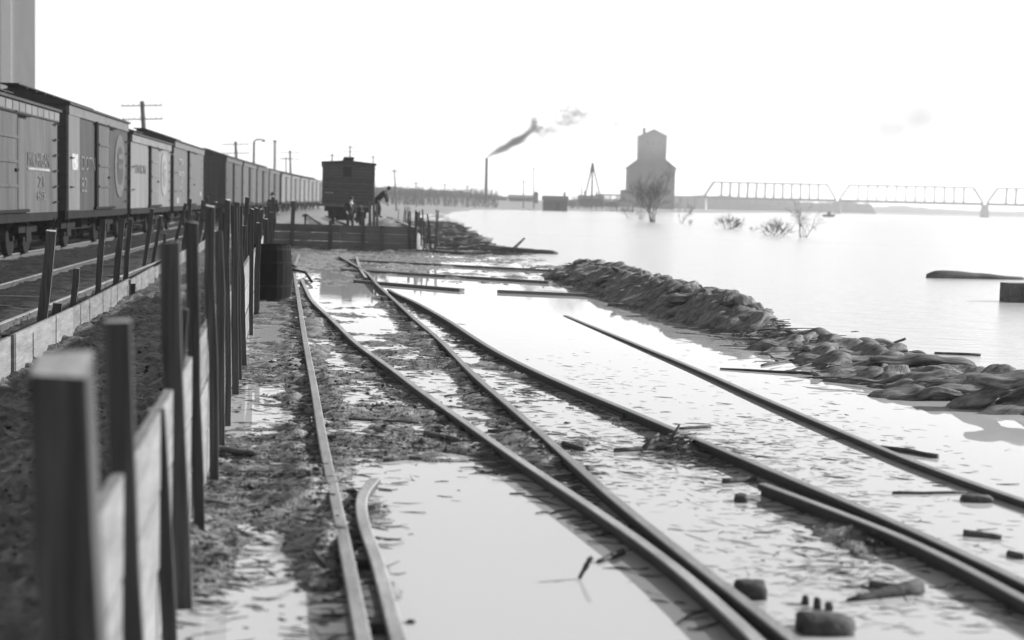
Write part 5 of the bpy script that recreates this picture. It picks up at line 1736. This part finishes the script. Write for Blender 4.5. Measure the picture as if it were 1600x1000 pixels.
bare_tree(1066, 349, 42, 3, .3, 'slim bare sapling right of the elevator', 'bare_tree', 1.0, 3)
bare_tree(985, 342, 26, 5, .8, 'low scrub at the water left of the elevator trees', 'bare_bush', 1.0, 3)
bare_tree(1080, 350, 14, 4, .9, 'tuft of twigs by the slim sapling', 'bare_bush', .9, 2)
bare_tree(1138, 358, 32, 18, 1.3, 'round bare bush in the river, left of three', 'bare_bush', 1.0, 3)
bare_tree(1176, 362, 18, 3, .4, 'thin spray of twigs between the bushes', 'bare_bush', .9, 2)
bare_tree(1215, 368, 34, 20, 1.5, 'wide bare bush in the middle of the river bushes', 'bare_bush', 1.0, 3)
bare_tree(1258, 371, 60, 5, .5, 'tallest forked twigs right of the wide bush', 'bare_bush', 1.0, 3)
# tiny skiff far out
q_ = P(1294, 339, 0)
mb = MB()
mb.add([q_ + Vector(v) for v in ((-1.3, -.5, .0), (1.3, -.5, 0), (1.9, -.7, .7), (-1.6, -.7, .6), (-1.3, .5, 0), (1.3, .5, 0), (1.9, .7, .7), (-1.6, .7, .6))], [(0, 1, 2, 3), (7, 6, 5, 4), (0, 4, 5, 1), (1, 5, 6, 2), (3, 7, 4, 0)])
root = empty('skiff', tuple(q_), 'small dark skiff far out on the river near the bridge pier', 'boat')
mb.build('hull', m_shed, root)
MB().box((q_.x, q_.y, .45), (.4, 1.2, .06)).build('thwart', m_shed, root)
MB().box((q_.x + .2, q_.y, .9), (.9, .6, .9)).build('cargo', m_shed, root)

# ------------------------------------------------------------------ smoke
def vol_mat(name, dens, colr, scale, thr, fall):
    m = bpy.data.materials.new(name)
    m.use_nodes = True
    t = m.node_tree
    t.nodes.remove(t.nodes['Principled BSDF'])
    out = t.nodes['Material Output']
    v = t.nodes.new('ShaderNodeVolumePrincipled')
    v.inputs['Color'].default_value = (colr, colr, colr, 1)
    tc = t.nodes.new('ShaderNodeTexCoord')
    nz = t.nodes.new('ShaderNodeTexNoise')
    nz.inputs['Scale'].default_value = scale
    nz.inputs['Detail'].default_value = 4
    t.links.new(tc.outputs['Object'], nz.inputs['Vector'])
    r_ = t.nodes.new('ShaderNodeMapRange')
    r_.inputs[1].default_value = thr; r_.inputs[2].default_value = thr + .3
    r_.inputs[3].default_value = 0; r_.inputs[4].default_value = dens
    t.links.new(nz.outputs[0], r_.inputs[0])
    src = r_.outputs[0]
    if fall:
        ln = t.nodes.new('ShaderNodeVectorMath'); ln.operation = 'LENGTH'
        t.links.new(tc.outputs['Object'], ln.inputs[0])
        f_ = t.nodes.new('ShaderNodeMapRange')
        f_.inputs[1].default_value = 1.0; f_.inputs[2].default_value = .3; f_.inputs[3].default_value = 0; f_.inputs[4].default_value = 1
        t.links.new(ln.outputs['Value'], f_.inputs[0])
        mu = t.nodes.new('ShaderNodeMath'); mu.operation = 'MULTIPLY'
        t.links.new(src, mu.inputs[0]); t.links.new(f_.outputs[0], mu.inputs[1])
        src = mu.outputs[0]
    t.links.new(src, v.inputs['Density'])
    t.links.new(v.outputs[0], out.inputs['Volume'])
    return m
m_smoke = vol_mat('dark_smoke', 2.0, 0.15, 2.6, .42, True)
Y = 420
pp = [(761.5, 246, .55, .45), (764.5, 243.5, .8, .5), (768, 241, 1.0, .6), (772, 238.5, 1.2, .7), (777, 237, 1.5, .9), (781, 234, 1.5, .9), (786, 232, 1.9, 1.1), (791, 230, 1.8, 1), (796, 227, 1.7, 1.0), (801, 223, 2.0, 1.1), (806, 220, 2.3, 1.2), (811, 219, 2.4, 1.1), (816, 216, 2.0, 1.0),
      (821, 211, 1.8, .9), (826, 207, 1.6, .9), (830, 203, 1.5, .9), (833, 198, 1.4, 1.1), (835, 193, 1.5, 1.2), (834, 187, 1.3, 1.0), (840, 202, 1.9, 1.0)]
bm = bmesh.new(); bmesh.ops.create_icosphere(bm, subdivisions=2, radius=1)
me_p = bpy.data.meshes.new('smoke_plume'); bm.to_mesh(me_p); bm.free(); me_p.materials.append(m_smoke)
plume = bpy.data.objects.new('smoke_plume', None); col.objects.link(plume); plume.location = D(761, 246, Y)
tag(plume, 'dark smoke plume blowing right from the smokestack', 'smoke', kind='stuff')
for a_, b_, rx, rz in pp:
    o = bpy.data.objects.new('smoke_billow', me_p); col.objects.link(o)
    o.parent = plume
    o.location = D(a_, b_, Y) - plume.location + Vector((0, random.uniform(-.3, .3), 0)); o.scale = (rx * 1.25, rx * 1.1, rz * 1.35)
    o.rotation_euler = (0, random.uniform(-.7, -.3), random.random())
def puff(px_, py_, Y, rx, rz, dens, label, sc=2.2, thr=.4):
    bm = bmesh.new(); bmesh.ops.create_icosphere(bm, subdivisions=3, radius=1)
    me_ = bpy.data.meshes.new('smoke_puff'); bm.to_mesh(me_); bm.free()
    me_.materials.append(vol_mat('thin_smoke', dens, .3, sc, thr, True))
    o_ = bpy.data.objects.new('smoke_puff', me_); col.objects.link(o_)
    o_.location = D(px_, py_, Y); o_.scale = (rx * Y / FPX, rx * Y / FPX * .7, rz * Y / FPX)
    return tag(o_, label, 'smoke', 'drifting smoke', kind='stuff')
puff(852, 207, 420, 24, 18, .5, 'thin smoke puff right of the plume end')
puff(895, 181, 425, 38, 24, .6, 'smoke puff drifting highest above the dark shed', 3.2, .42)
puff(873, 196, 420, 26, 16, .35, 'shreds of smoke between plume and highest puff', 2.6, .42)
puff(958, 200, 430, 44, 38, .16, 'faint smoke left of the elevator tower')
puff(1420, 195, 620, 140, 85, .056, 'broad faint smoke hanging over the bridge', 2.0, .36)
puff(418, 217, 300, 14, 6, .4, 'wisp of steam beside the pipe stack')

puff(1018, 222, 505, 60, 36, .05, 'pale steam drifting across the elevator tower', 1.5, .25)
# ------------------------------------------------------------------ haze in the air
mh = bpy.data.materials.new('river_haze')
mh.use_nodes = True
t = mh.node_tree
t.nodes.remove(t.nodes['Principled BSDF'])
v = t.nodes.new('ShaderNodeVolumePrincipled')
v.inputs['Color'].default_value = (.95, .95, .95, 1)
v.inputs['Density'].default_value = 0.0004
v.inputs['Anisotropy'].default_value = 0.3
t.links.new(v.outputs[0], t.nodes['Material Output'].inputs['Volume'])
mb = MB().box((0, 1225, 29.0), (4500, 2900, 64.0))
hz = mb.build('haze', mh)
tag(hz, 'thin pale haze hanging over the river and far bank', 'haze', kind='stuff')
